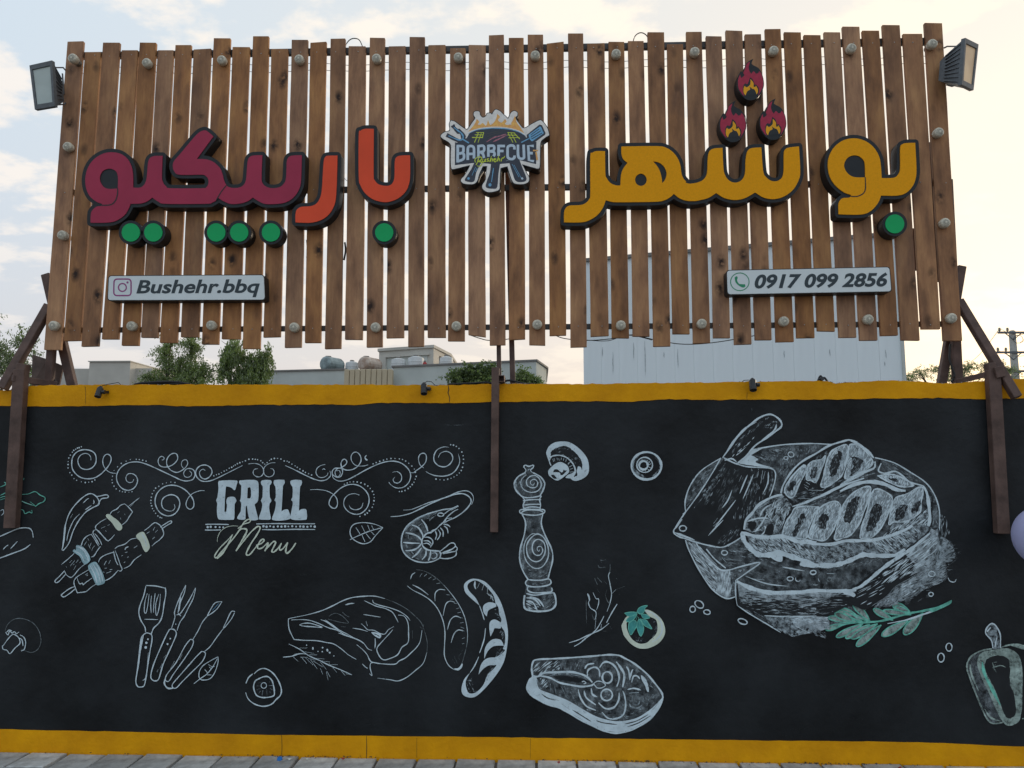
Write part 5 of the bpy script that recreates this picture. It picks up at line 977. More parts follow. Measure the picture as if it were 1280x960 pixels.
# handle of the cleaver
a.fill(K1, '470,400c 540,300 600,220 680,140 760,80 830,52 880,60 930,100 940,145 900,185 820,240 730,300 660,380 590,440c 520,410', 'black'); l(K1, '468,398 540,300 600,220 680,140 760,80 830,52 880,60 930,100 940,145 895,185 820,240 730,300 660,380 590,440', 2.1, 'chalk', .8); l(K1, '475,395 560,440 600,450|485,420 540,405 580,430|500,350 560,260 640,170 740,110|900,130 880,180 780,260', 1.9, 'chalk', .4)
h(K1, '520,360c 620,230c 780,100c 860,60c 700,200c 600,300c 540,380c', 48, 1.2, 1.1, 'dry', cover=.7); h(K1, '780,170c 860,80c 930,120c 840,180c', 48, 1.2, .9, 'streak', cover=.8); h(K1, '540,390c 740,205c 680,300c 600,390c', 48, 1.2, 1.1, 'chalk', cover=.55)
# the meat, slice by slice
a.fill(K2, '360,490c 380,420 450,310 530,230 640,170 740,110 850,75 910,60 980,90 1060,150 1106,210c 1090,235 1050,260 900,330 780,480 520,560 450,600 440,700 400,820 200,830 65,790 80,700 180,580 280,520', 'black')
l(K2, '360,490 380,420 450,310 530,235 640,172 740,112 850,76 910,64 970,84', 2.4, 'chalk', .8); l(K2, '385,490 400,430 470,330 545,260', 2.0, 'chalk', .6); l(K3, '78,64 150,100 220,150 270,208', 3.0, 'chalk', .7)
def ck(fr, s_, *hs):
    a.fill(fr, s_, 'mid', rough=.3); a.fill(fr, s_, 'dry', rough=.5); h(fr, s_, 68, 1.2, 1.3, 'chalk', seg=(3, 10), cover=.62, wob=14); a.line(fr, s_, 1.5, 'chalk', 1, closed=True, jit=.3)
    for x in hs: a.fill(fr, x, 'black', rough=.6); h(fr, x, 66, .9, .8, 'dry', seg=(2, 7), cover=.6, wob=16)
ck(K2, '390,475 405,420 470,330 545,268 560,290 545,345 500,430 465,515 420,520', '410,465 430,410 465,390 482,405 450,465'); ck(K2, '575,275 605,238 680,220 715,190 690,275 640,400 600,385 565,380', '592,350 605,292 650,282 640,345 610,375')
ck(K2, '678,430 705,330 735,200 782,140 850,108 895,115 880,250 850,340 790,400 720,440', '757,350 752,290 782,190 840,152 845,205 820,290 785,350'); ck(K3, '75,108 150,110 210,160 262,235 225,292 130,340 42,372 60,250', '95,205 125,200 180,225 165,270 130,320 75,345 105,270')
l(K2, '640,400 700,260 720,190|590,420 560,400|620,400 680,300', 1.2, 'chalk', .4); l(K2, '560,400 590,420|545,420 580,440|550,440 575,460|580,465 700,468|495,530 600,535|640,415 690,290', 1.2, 'chalk', .3)
l(K2, '450,597 560,562 700,500 850,430 1024,370', 2.8, 'chalk', .5); l(K2, '545,575 650,528 760,478 880,405 1024,335', 2.0, 'chalk', .5); l(K3, '0,475 120,418 240,398 350,415 450,460 525,470', 4.8, 'chalk', .5); l(K3, '0,425 100,365 220,312 275,285 280,235', 2.6, 'chalk', .5); l(K3, '0,410 90,390 200,350 280,330', 1.6, 'dry', .5)
ck(K3, '300,350c 380,338 450,345 520,380 592,427c 540,440 460,430 380,395', '388,368 430,368 465,388 440,400'); l(K3, '330,250 308,310 360,330 440,315 500,350 560,400 665,430', 2.0, 'chalk', .7)
ck(K2, '370,820c 390,740 440,660 490,600 655,598 640,640 600,720 570,800 560,850 470,850', '450,820 480,740 510,665 555,662 540,720 500,780 480,830'); ck(K2, '580,835 620,720 660,620 740,565 800,555 838,590 820,680 780,780 720,862 640,862', '655,740 680,665 720,655 740,690 710,768 670,770')
ck(K3, '-40,860 -30,780 20,600 70,520 160,452 242,440 235,520 190,640 150,740 90,820 20,850', '28,700 50,600 100,535 150,515 140,590 110,680 70,728'); ck(K3, '160,840 180,740 220,620 250,490 300,455 380,488 420,540 390,640 340,750 260,840 200,852', '212,785 240,650 280,575 335,595 325,680 275,770 230,795')
ck(K3, '390,740 410,620 440,530 520,500 640,440 665,470 650,560 640,640 560,700 500,720 430,720', '440,695 450,620 500,582 540,592 520,660 490,705', '572,635 592,580 638,545 640,600 600,655')
a.fill(K3, '395,785c 430,730 520,720 620,700 690,620 720,600 718,720 690,785 600,845 540,900 430,960 300,870c 380,840 490,770', 'dry'); h(K3, '395,785c 520,720c 690,620c 718,720c 690,785c 540,900c 430,960c 300,870c', 42, 1.3, 1.3, 'chalk', cover=.65); l(K3, '665,430 695,490 710,580 718,700 690,790 620,850 540,910', 4.0, 'chalk', .4); l(K3, '700,460 740,520 735,640 730,740 670,830 560,920', 1.5, 'black', .5)
h(K2, '380,490c 560,450c 1040,330c 900,400c 480,590c', 24, 1.1, .9, 'dry', cover=.6); h(K2, '460,610c 700,520c 1000,420c 860,520c 740,545c 640,590c', 24, 1.1, .9, 'dry', cover=.75); h(K2, '520,400c 640,200c 760,130c 700,260c 640,420c', 60, 1.1, .9, 'dry', cover=.7); a.fill(K2, '70,780c 85,700 180,585 280,520 370,505 450,600 400,660 370,750 360,820 200,828', 'dry', rough=.4); l(K2, '65,780 80,705 130,650 180,585 280,525 370,500', 3.4, 'chalk', .6); l(K2, '90,715 180,690 260,690|150,800 200,740 250,650|200,830 240,780 225,750|240,640 290,720|130,800 200,780|300,800 330,700|300,560 220,620 190,680|320,600 350,605|330,620 355,622|325,640 352,640', 2.0, 'chalk', .3)
a.fill(K2, '90,745c 140,715 165,735 130,795', 'black'); a.fill(K2, '225,815c 250,750 300,740 290,825', 'black'); l(K2, '210,600 300,560 340,530|240,620 310,580|270,700 290,620', 1.6, 'black', .3); h(K2, '300,520c 440,600c 370,780c 250,700c', 60, 1.2, 1.0, 'chalk', cover=.5)
# plate-like rim of fat under it
a.fill(B1, '555,90c 620,110 740,122 880,122 1000,158 1160,168c 1160,345c 1050,310 950,262 850,250 770,290 690,285 620,230', 'black'); a.fill(B1, '600,120c 880,130 1160,168c 1160,345c 1050,310 950,262 850,250 770,290 690,285 630,230', 'dry', rough=.5); a.fill(B2, '0,100c 120,118 250,120 360,92 480,88 600,82 720,55 900,-20 1040,-10 990,60 900,130 760,220 640,230 520,215 400,265 250,300 100,308 0,275', 'black'); a.fill(B2, '0,100c 120,118 250,120 360,92 480,88 600,82 720,55 900,-20 1040,-10 990,60 900,130 760,220 640,230 520,215 400,265 250,300 100,308 0,275', 'dry', rough=.5)
h(B1, '600,110c 880,130c 1150,170c 1150,320c 1000,290c 850,260c 660,250c', -42, 1.15, 1.0, 'chalk', cover=.62, seg=(4, 12)); h(B2, '0,120c 360,110c 600,100c 520,200c 380,250c 200,290c 0,260c', -35, 1.2, 1.1, 'streak', cover=.75, seg=(4, 12)); h(B2, '560,100c 900,-10c 1000,20c 820,160c 700,200c 640,190c', -38, 1.1, 1.1, 'chalk', cover=.6, seg=(4, 14)); h(B2, '700,60c 1020,-20c 900,120c 740,200c', 42, 1.4, 1.1, 'dry', cover=.5)
l(B1, '552,100 600,112 680,132 760,138 880,132 940,145 1010,175 1080,168 1155,182', 4.6, 'chalk', .8); l(B2, '0,130 60,115 130,128 250,130 360,104 480,102 600,94 720,62 830,20 900,-20', 3.8, 'chalk', .8)
l(B1, '560,100 580,170 640,240 700,278 780,278 850,262 950,290 1050,325 1155,365', 6.2, 'chalk', .8, 8); l(B2, '0,285 60,300 140,300 250,300 330,285 410,255 500,215 560,218 650,222 770,215 840,170', 5.6, 'chalk', .7, 8); a.fill(B1, '760,270c 830,250 880,280 880,330 840,330 790,300', 'chalk')
h(B2, '60,310c 400,290c 620,240c 700,230c 560,290c 300,340c 100,330c', 30, 1.1, .8, 'dry', cover=.6)
# shaded board top and its front edge
h(B1, '420,200c 560,150c 700,300c 560,310c 450,260c', -15, 1.4, 1.1, 'dry', cover=.6); h(B1, '520,320c 680,330c 640,380c 440,390c 400,300c', -15, 1.3, 1.1, 'dry', cover=.45); h(B1, '680,300c 860,330c 1000,400c 860,420c 740,350c', -20, 1.3, 1.1, 'dry', cover=.4); h(B1, '600,400c 900,420c 960,540c 760,560c 560,480c', -12, 1.6, 1.0, 'smoke', cover=.6); l(B1, '640,470 740,480|590,450 760,510 930,530|880,375 960,390 1060,408|400,300 430,335|480,320 560,322', 1.4, 'chalk', .2)
a.fill(B1, '110,160c 135,240 200,370 280,500 350,580 440,630c 505,612c 510,480c 700,342c 420,405c 330,320 200,190c', 'smoke'); a.fill(B1, '140,200c 200,200 400,400c 350,560c 280,490 190,330', 'mid', rough=.6); h(B1, '140,200c 210,200c 400,400c 350,570c 280,500c 180,330c', -48, 2.2, 1.3, 'black', cover=.6, seg=(8, 22)); h(B1, '120,170c 210,200c 400,400c 350,570c 280,500c 180,330c', -42, 1.3, 1.1, 'chalk', cover=.65, seg=(5, 16)); a.fill(B1, '370,400c 470,395c 475,605c 440,630c 350,580c', 'mid', rough=.4); h(B1, '385,405c 470,400c 475,605c 440,628c 355,580c', 86, 1.0, 1.2, 'chalk', cover=.85, seg=(5, 16)); h(B1, '470,400c 620,370c 520,460c 500,600c 470,600c', 85, 1.2, 1.0, 'streak', cover=.8)
l(B1, '108,160 135,240 200,370 280,500 350,580 435,628 505,615|195,185 240,260 330,350 415,405 560,370 705,340 600,420 515,480|275,232 340,310 430,385', 1.6, 'chalk', .9); l(B1, '513,480 508,560 525,685', 1.9, 'chalk', .8)
a.fill(B1, '515,482c 620,525 760,565 900,570 1160,562c 1160,770c 900,765 760,760 620,740 525,685', 'black'); a.fill(B2, '0,500c 130,495 400,488c 470,440 560,370 700,275 860,170 1000,50 1110,0 1112,175 1060,255 980,335 870,405 765,465 690,545 600,605 520,655 400,620 240,700c 0,700', 'black')
a.fill(B1, '515,500c 620,535 760,575 900,580 1160,572c 1160,640 900,650 700,640 530,600c', 'mid', rough=.8); a.fill(B2, '-10,512c 130,505 430,500c 330,520 180,590 -10,645c', 'mid', rough=.8); a.fill(B2, '840,215c 960,110 1040,30 1105,10 1105,175 1050,260 980,330 880,385c 930,310 900,270', 'mid', rough=1.0); h(B1, '530,560c 1155,600c 1155,680c 560,640c', -3, 1.6, 1.4, 'black', cover=.6, seg=(6, 26)); h(B2, '0,540c 330,540c 300,620c 0,640c', 3, 1.7, 1.4, 'black', cover=.6, seg=(6, 22)); l(B1, '518,490 620,540 760,578 900,582 1155,572', 5.2, 'chalk', .6, 8); h(B1, '520,540c 640,590c 640,690c 530,650c', -35, 1.2, 1.2, 'dry', cover=.75); h(B1, '540,560c 900,590c 1155,590c 1155,760c 760,750c 560,690c', -4, 1.15, 1.1, 'streak', cover=.72, seg=(6, 22)); l(B2, '0,508 130,500 260,505 400,500 450,495', 4.0, 'chalk', .7); h(B2, '0,520c 330,510c 440,500c 400,600c 220,690c 0,690c', 3, 1.15, 1.0, 'streak', cover=.62, seg=(6, 22))
l(B2, '330,500 400,520 440,545', 6, 'chalk', .4); h(B2, '450,500c 640,390c 700,480c 520,640c 430,580c', 33, 1.3, .9, 'chalk', cover=.35, seg=(6, 20)); l(B2, '420,490 480,470 560,410 640,340 720,280 800,225 880,175 960,110 1040,40', 4.4, 'chalk', .5, 8)
h(B2, '620,370c 760,290c 900,180c 1050,60c 1100,20c 1105,170c 980,300c 860,380c 700,450c', 38, 1.2, 1.3, 'chalk', cover=.68, seg=(6, 22)); h(B2, '560,420c 700,330c 820,250c 760,340c 640,440c', 36, 1.7, 1.6, 'black', cover=.6, seg=(6, 20)); l(B2, '520,450 610,410|650,450 720,390 790,345|800,410 900,330|860,250 740,330', 1.4, 'chalk', .2)
a.fill(B1, '745,770c 960,765 1160,765c 1160,880 960,935c 860,880 780,840', 'dry', rough=.4); a.fill(B2, '-60,705c 220,712c 235,790 150,820 60,800 -40,790', 'mid', rough=.8); h(B2, '-100,704c 222,712c 232,760c 60,760c -80,760c', -8, 1.1, 1.3, 'chalk', cover=.75, seg=(4, 12)); h(B1, '540,690c 700,750c 1150,770c 1150,880c 970,940c 760,850c 600,760c', -28, 1.15, 1.0, 'dry', cover=.75, seg=(5, 18)); h(B2, '0,700c 230,712c 240,800c 200,890c 100,850c 0,820c', -30, 1.2, 1.1, 'dry', cover=.75, seg=(5, 14)); l(B1, '525,685 620,750 780,845 870,900|990,850 1100,905|740,765 900,772 1155,768', 1.4, 'chalk', .4)
# smear of chalk on the right
sm = '1115,60c 1190,100 1240,190 1225,260 1160,290 1180,400 1100,450 980,500 900,560 800,600 660,640 600,620 700,540 780,460 900,400 1050,270 1112,180'
a.fill(B2, sm, 'smoke', rough=1.2); a.fill(B2, '1112,90c 1170,140 1180,230 1130,300 1080,390 980,460 880,520 780,570 690,600c 740,540 800,500 830,470c 900,430 1000,330 1060,270', 'dry', rough=2.6); h(B2, sm, 28, 1.2, 1.5, 'mid', cover=.55, seg=(4, 18), wob=18); h(B2, '1112,190c 1060,270c 900,400c 760,490c 700,560c 800,560c 950,450c 1090,330c', 34, 1.2, 1.6, 'mid', cover=.8, seg=(5, 16)); h(B2, '1150,90c 1280,150c 1300,230c 1220,330c 1200,400c 1090,420c 1160,250c', 22, 2.4, 1.0, 'smoke', cover=.6, seg=(5, 22), wob=25); h(B2, '640,600c 900,560c 1060,480c 1040,560c 900,610c 700,650c', 22, 2.0, 1.1, 'smoke', cover=.7, seg=(5, 18), wob=20); h(B2, sm, 28, 1.3, 1.3, 'dry', cover=.75, seg=(4, 16), wob=16); h(B2, '800,470c 900,430c 940,520c 820,570c', 30, 1.4, 1.6, 'chalk', cover=.6); h(B2, '720,520c 820,470c 760,600c 660,620c', 40, 1.3, 1.2, 'dry', cover=.7); h(B2, '1115,-120c 1180,-80c 1200,60c 1130,120c', 80, 1.5, 1.3, 'mid', cover=.75, seg=(4, 14)); h(B2, '1125,60c 1200,110c 1235,200c 1190,300c 1150,390c 1090,420c 1120,260c', 15, 1.2, 1.3, 'mid', cover=.6, seg=(4, 14), wob=25); h(B2, '1130,100c 1250,180c 1230,240c 1120,260c', 10, 1.5, 1.2, 'dry', cover=.5, seg=(4, 14), wob=20)
for fr, x, y, rx, ry, k_ in ((B1,420,262,24,18,'chalk'), (B1,945,470,24,16,'chalk'), (B1,1130,418,22,16,'chalk'), (B2,105,357,24,16,'chalk'), (B2,235,412,18,15,'faint'), (B2,1055,368,26,20,'chalk'), (B2,965,480,28,20,'dry'), (B2,1048,530,18,16,'chalk')): a.ring(fr, x, y, rx, ry, 1.3, k_)
l(B1, '990,460 990,480 1010,492 1028,480|1130,518 1155,522', 1.2, 'chalk', .4); l(B2, '1185,398 1200,425 1235,432 1250,410|105,455 145,455|215,365 275,365|145,405 155,430', 1.2, 'chalk', .4)
a.build('painted_steak_on_board_with_cleaver', wall)
a = WA(); l = a.line
def leafy(bx, by, tx, ty, wd):
    L = math.hypot(tx-bx, ty-by); nx, ny = -(ty-by)/L*wd/2, (tx-bx)/L*wd/2; p = lambda t_, k: '%.1f,%.1f' % (bx+(tx-bx)*t_+nx*k, by+(ty-by)*t_+ny*k)
    o_ = ' '.join([p(0, 0)+'c', p(.25, .6), p(.6, 1), p(.88, .75), p(1, 0), p(.88, -.75), p(.6, -1), p(.25, -.6)])
    a.fill(B2, o_, 'black'); a.fill(B2, o_, 'palegreen'); l(B2, o_.replace('c', '')+' '+p(0, 0), 1.5, 'green', .9, 4); l(B2, p(.15, .1)+' '+p(.55, .25)+' '+p(.9, .1), 1.3, 'dry', .3)
for q_ in ((880,670,745,615,62), (560,745,422,592,52), (470,752,225,715,44), (500,750,335,648,52), (430,745,280,682,50), (745,738,588,648,46), (890,692,665,662,38), (505,765,290,872,46), (560,770,365,880,46), (620,765,412,885,46), (650,775,452,945,56), (865,740,655,862,62), (985,680,832,850,74), (350,768,205,812,38)): leafy(*q_)
for q_ in ((560,745,300,660,26), (880,670,760,630,34), (500,750,350,670,26)): leafy(*q_)
l(B2, '1205,582 1140,620 1050,648 960,668 860,685 760,715 640,745 520,755 400,762 250,800', 2.6, 'green', .5); l(B2, '1205,592 1140,635 1040,672 960,700 850,735 700,765', 2.0, 'chalk', .3); a.fill(B2, '1215,575c 1205,605 1140,640 1060,672 1040,655 1130,615', 'green'); a.build('painted_rosemary', wall)
a = WA()
for x, y, rx, ry, rot in ((165,714,22,24,0), (218,675,38,26,35), (280,737,26,18,10), (565,812,38,20,20)): a.ring(B1, x, y, rx, ry, 1.4, 'chalk', rot=rot)
a.ring(c8, 865, 408, 16, 22, 1.4); a.ring(c8, 905, 356, 15, 20, 1.3); a.build('painted_peppercorns', wall)
a = WA(); a.line(F1, '556,531 568,531.5 582,531', .7, 'smoke'); a.line(c3, '430,905 440,918 470,915|440,880 460,882 470,878|490,900 490,930 480,955|1198,120 1200,135', .8, 'faint', .3)
for k in range(26):
    x_ = random.uniform(0, 1280); y_ = random.choice([random.uniform(880, 925), random.uniform(510, 560), random.uniform(560, 900)]); L_ = random.uniform(6, 40)
    a.line(F1, '%.1f,%.1f %.1f,%.1f %.1f,%.1f' % (x_, y_, x_+L_*.5, y_+random.uniform(-2, 2), x_+L_, y_+random.uniform(-4, 4)), random.uniform(.25, .5), 'scuff', .1)
for k in range(110): a.disc(random.uniform(0, 1280), random.uniform(515, 900), random.uniform(.25, .6), 'scuff')
a.build('paint_flecks', wall)

# ============================================================ LAMPS, BALLOON, LITTER
def flood(label, front, back_dir, L, shrink, arms, glass='glass', shell='alu'):
    c = sum(front, Vector())/4; t = empty('floodlight', c + back_dir*L); tag(t, label, 'floodlight', 'floodlights at the ends of the sign')
    lp = lambda q, k, o_: [c+(p-c)*k+back_dir*o_ for p in q]
    O = lp(front, 1, 0); I_ = lp(front, .80, 0); I2 = lp(front, .79, .010); Ob = lp(front, 1, .022)
    mb = MB(); mb.add(O+I_+I2+Ob, [(i, (i+1)%4, 4+(i+1)%4, 4+i) for i in range(4)]+[(4+i, 4+(i+1)%4, 8+(i+1)%4, 8+i) for i in range(4)]+[(i, 12+i, 12+(i+1)%4, (i+1)%4) for i in range(4)]+[(12,13,14,15)])
    mb.build('frame', M['alu'], t)
    g_ = lp(front, .795, .008); mb = MB(); mb.add(g_, [(0,1,2,3)]); mb.build('glass', M[glass], t)
    A = lp(front, .93, .022); B_ = lp(front, shrink, L*.75); C_ = lp(front, shrink*.7, L)
    mb = MB(); mb.add(A+B_+C_, [(i, 4+i, 4+(i+1)%4, (i+1)%4) for i in range(4)]+[(4+i, 8+i, 8+(i+1)%4, 4+(i+1)%4) for i in range(4)]+[(8,9,10,11)]); mb.build('housing', M['alu'], t)
    mb = MB()
    for k in range(9):
        u = (k+.5)/9
        for (i, j) in ((0, 3), (1, 2)):
            a0 = A[i].lerp(A[j], u); b0 = B_[i].lerp(B_[j], u); side = (front[i]-front[1 if i == 0 else 0]).normalized()
            d = (front[3]-front[0]).normalized()*.0022; mb.add([a0-d, a0+d, b0+d, b0-d, b0-d+side*.012, b0+d+side*.012, a0-d+side*.004, a0+d+side*.004], [(0,1,7,6),(6,7,5,4),(0,6,4,3),(1,2,5,7),(3,4,5,2)])
    o = mb.build('cooling_fins', M['alu'], t); tag(o, kind='stuff')
    mb = MB()
    for pts in arms: mb.tube(pts, .0048, 6)
    mb.build('bracket', M['alu'], t)
    return t
fl = [P(36.7,81.7,-.13), P(64.8,75.4,-.12), P(68.4,132.7,-.12), P(43.4,136.9,-.13)]
flood('black floodlight with pale glass beside the top of the leftmost slat', fl, Vector((.25, 1, .05)).normalized(), .125, .55, [[P(68,84.5,-.09), P(79,84.5,.0), P(82,88,.05)], [P(72,131,-.09), P(80,130.5,.0), P(83,128,.05)], [P(78,92,.03), P(80,118,.03)]])
fr_ = [P(1206.7,47.2,-.14), P(1223.3,55.5,-.03), P(1217,112.8,-.03), P(1202.5,105.5,-.14)]
flood('black floodlight turned away to the right beside the top of the rightmost slat', fr_, Vector((-.80, .60, 0)).normalized(), .15, .60, [[P(1197,58,-.06), P(1184,58,.03), P(1180,60,.05)], [P(1196,106,-.05), P(1190,108,.02), P(1183,106,.05)], [P(1183,70,.03), P(1182.5,102,.03)]], 'glasswarm')
def spot(label, px, py, ang, sc=1.0, cablepts=None):
    c = P(px, py, -.05); t = empty('wall_spotlight', c+Vector((0, .05, 0))); tag(t, label, 'spotlight', 'small black spotlights along the wall top')
    ax = Vector((math.sin(ang)*.35, -.45, -math.cos(ang))).normalized(); r = .019*sc
    mb = MB(); mb.lathe(c-ax*.030*sc, ax, [(0, r*.8), (.006*sc, r*.95), (.060*sc, r), (.064*sc, r*.98), (.062*sc, r*.7)], 14); mb.build('head', M['plasticblack'], t, smooth=False)
    mb = MB(); mb.lathe(c-ax*.031*sc, -ax, [(0, r*.5), (.008, r*.45)], 8); mb.beam(c+Vector((.018*sc, .0, -.002)), c+Vector((.030*sc, .045, .004)), .012, .016, Vector((0, 0, 1))); mb.lathe(c+Vector((.030*sc, .0, 0)), (1, 0, 0), [(-.012, .012), (.006, .012)], 8)
    mb.build('knob_bracket', M['plasticblack'], t)
    if cablepts: mb = MB(); mb.tube([P(a_, b_, y_) for a_, b_, y_ in cablepts], .0022, 5); mb.build('lead', M['wire'], t, smooth=True)
spot('small black spotlight on the yellow band nearest the left support', 124, 490, .0, 1.0, [(128,482,-.03),(134,480.5,0),(140,479.5,.03),(148,478,.05),(151,481,.06)])
spot('small black spotlight on the yellow band just left of the middle support', 530, 486, .25, 1.05, [(530,479,-.03),(534,476.5,-.01),(539,477,.0),(543,481,.01),(547,482.5,.03)])
spot('small black spotlight on the yellow band in front of the pale metal building', 941, 481, -.2, 1.1, [(936,475,-.03),(930,475.5,0),(927,478,.03)])
t = empty('cable_clip', P(1028, 476, .03)); tag(t, 'small twisted black cable clip on the wall top below the pale metal building', 'cable clip')
mb = MB(); mb.tube(cp('1022,477 1024,472 1026,470 1028,474 1030,472 1033,475 1034,477', .02), .006, 6); mb.build('clip', M['plasticblack'], t)
mb = MB(); mb.lathe(P(1026, 475, .02), (0, -1, .2), [(0, .010), (.03, .012)], 8); mb.build('plug', M['plasticblack'], t)
hang('cable', cp('168,481 176,479 186,478.2 198,477.6 212,477.2 226,478.2 238,480.5', .05, 5), .008, 'black hose lying on the wall top in front of the leafy tree')
hang('cable', cp('172,482 190,480.3 205,479 220,480 245,482', .09, 5), .007, 'second black hose lying behind the first on the wall top')
hang('cable', cp('560,480.5 575,479.5 590,479 606,478 618,479.5', .07, 5), .006, 'black cable lying on the wall top left of the middle support')
hang('cable', cp('626,478 636,475.5 645,477 655,479.5 668,480', .08, 5), .007, 'black cable bundle on the wall top right of the middle support')
# balloon at the right edge
bc = P(1309, 670.5, -.32); br = 31.0/FPX*(bc-CAM).length
t = empty('balloon', bc+Vector((0, 0, -br*1.12))); tag(t, 'round pale lavender balloon cut by the right edge of the photo', 'balloon')
mb = MB(); mb.lathe(bc-Vector((0,0,br*1.06)), (0,0,1), [(br*1.06-br*math.cos(math.pi*k/22)*(1.06 if k < 11 else 1.0), max(.002, br*math.sin(math.pi*k/22))) for k in range(23)], 36); mb.build('envelope', M['lav'], t, smooth=True)
mb = MB(); mb.lathe(bc-Vector((0,0,br*1.05)), (0,0,-1), [(0, .003), (.012, .012)], 10); mb.build('knot', M['lav'], t)
mb = MB(); mb.tube([bc-Vector((math.sin(k*.5)*.01, 0, br*1.06+k*.06)) for k in range(12)], .0012, 5); mb.build('string', M['paperw'], t)
# litter along the foot of the wall
def bit(name, px, m, r, label, cat, shape='crumple'):
    q = P(px, 950, 0); c = Vector((q.x, -.05-random.random()*.03, .012)); mb = MB()
    if shape == 'cap': mb.lathe(c-Vector((0,0,.006)), (.2,-.5,1), [(0, r*.9), (0.002, r), (.009, r), (.011, r*.85)], 14)
    else:
        n = 7; vs = [c+Vector((math.cos(k*6.283/n)*r*random.uniform(.6,1.3), math.sin(k*6.283/n)*r*.5*random.uniform(.6,1.3), random.uniform(-.006,.006))) for k in range(n)]+[c+Vector((0,0,r*.3)), c-Vector((0,0,.008))]
        mb.add(vs, [(k, (k+1)%n, n) for k in range(n)]+[((k+1)%n, k, n+1) for k in range(n)])
    o = mb.build(name, M[m]); tag(o, label, cat)
bit('bottle_cap', 354.5, 'cablue', .015, 'small blue bottle cap on the pavement at the foot of the wall', 'bottle cap', 'cap')
bit('paper_scrap', 366, 'paperw', .016, 'white paper scrap just right of the blue bottle cap', 'litter'); bit('paper_scrap', 388, 'paperw', .009, 'tiny white paper scrap, second to the right of the blue bottle cap', 'litter')
bit('leaf_scrap', 432, 'redbit', .012, 'small dark red scrap at the foot of the wall below the chop drawing', 'litter'); bit('plastic_scrap', 1117, 'redbit', .012, 'dark red plastic scrap at the foot of the wall left of the bell pepper drawing', 'litter'); bit('plastic_scrap', 698, 'redbit', .009, 'little red plastic scrap at the foot of the wall below the fish drawing', 'litter')

# ============================================================ BEHIND THE WALL
def atz(px, py, z):
    r = ray(px, py); return CAM + r*((z-CAM.z)/r.z)
def block(parent, name, pts, z0, z1, m, back=6, cap=None, caph=.12):
    """vertical walls over a traced line of plan points, closed at the back"""
    f0, f1 = Vector((pts[0].x, pts[0].y)), Vector((pts[-1].x, pts[-1].y)); nrm = Vector((0, 1))
    plan = [(p.x, p.y) for p in pts]+[(f1.x+.4*0, f1.y+back), (f0.x, f0.y+back)]
    mb = MB(); n = len(plan); mb.add([(x, y, z0) for x, y in plan]+[(x, y, z1) for x, y in plan], [(i, (i+1)%n, n+(i+1)%n, n+i) for i in range(n)]+[tuple(range(n, 2*n))]); o = mb.build(name, M[m], parent)
    if cap:
        cx = sum(x for x, y in plan)/n; cy = sum(y for x, y in plan)/n; ex = []
        for x, y in plan: d = Vector((x-cx, y-cy)); d = d.normalized()*.10; ex.append((x+d.x, y+d.y))
        mb = MB(); mb.add([(x, y, z1+.002) for x, y in ex]+[(x, y, z1+caph) for x, y in ex], [(i, (i+1)%n, n+(i+1)%n, n+i) for i in range(n)]+[tuple(range(n, 2*n)), tuple(range(n-1, -1, -1))]); mb.build('roof_edge', M[cap], parent)
    return o
# pale metal building
Lp = P(728, 327, 24.0); zt = Lp.z; Rp = atz(1118, 293.5, zt)
t = empty('metal_clad_building', (Lp.x, Lp.y, 0)); tag(t, 'tall windowless building clad in pale blue grey metal behind the right half of the sign', 'building')
dv = (Rp-Lp); dv.z = 0; Lw = dv.length; dv.normalize(); nb = Vector((-dv.y, dv.x, 0))
mb = MB(); q = [Lp+nb*.06, Rp+nb*.06, Rp+nb*9, Lp+nb*9]; mb.add([(p.x, p.y, 0) for p in q]+[(p.x, p.y, zt-.05) for p in q], [(i, (i+1)%4, 4+(i+1)%4, 4+i) for i in range(4)]+[(4,5,6,7)]); mb.build('wall_core', M['clad'], t)
npan = 16; first = None
for k in range(npan):
    a_ = Lw*k/npan; wd_ = Lw/npan-.003; c = Lp+dv*(a_+wd_/2+.0025)
    if first is None:
        mb = MB(); n_ = 7
        prof_ = [(-wd_/2, .05), (-wd_/2, .003), (-wd_/2+.012, 0), (wd_/2-.012, 0), (wd_/2, .003), (wd_/2, .05)]
        m_ = len(prof_); vs = [Vector((0, 0, 0))+dv*u+nb*v for u, v in prof_]; top = [v+Vector((0, 0, zt)) for v in vs]
        me = bpy.data.meshes.new('cladding_panel'); me.from_pydata([tuple(v) for v in vs+top], [], [(i, i+1, m_+i+1, m_+i) for i in range(m_-1)]+[tuple(range(m_, 2*m_))]); me.materials.append(M['clad']); first = me
    o = bpy.data.objects.new('cladding_panel', first); COL.objects.link(o); o.parent = t; o.matrix_parent_inverse = t.matrix_world.inverted(); o.location = (c.x, c.y, random.uniform(-.02, .02))-nb*random.uniform(0, .01) if False else Vector((c.x, c.y, random.uniform(-.03, .0)))-nb*random.uniform(0, .008)
mb = MB(); mb.beam(Lp-nb*.05+Vector((0,0,.03)), Rp-nb*.05+Vector((0,0,.03)), .12, .14, Vector((0,0,1)) if False else nb); mb.build('top_trim', M['cap'], t)
mb = MB(); mb.beam(Vector((Rp.x, Rp.y, 0))-nb*.02+dv*.04, Rp-nb*.02+dv*.04, .10, .12, nb); mb.build('corner_trim', M['plaster2'], t)
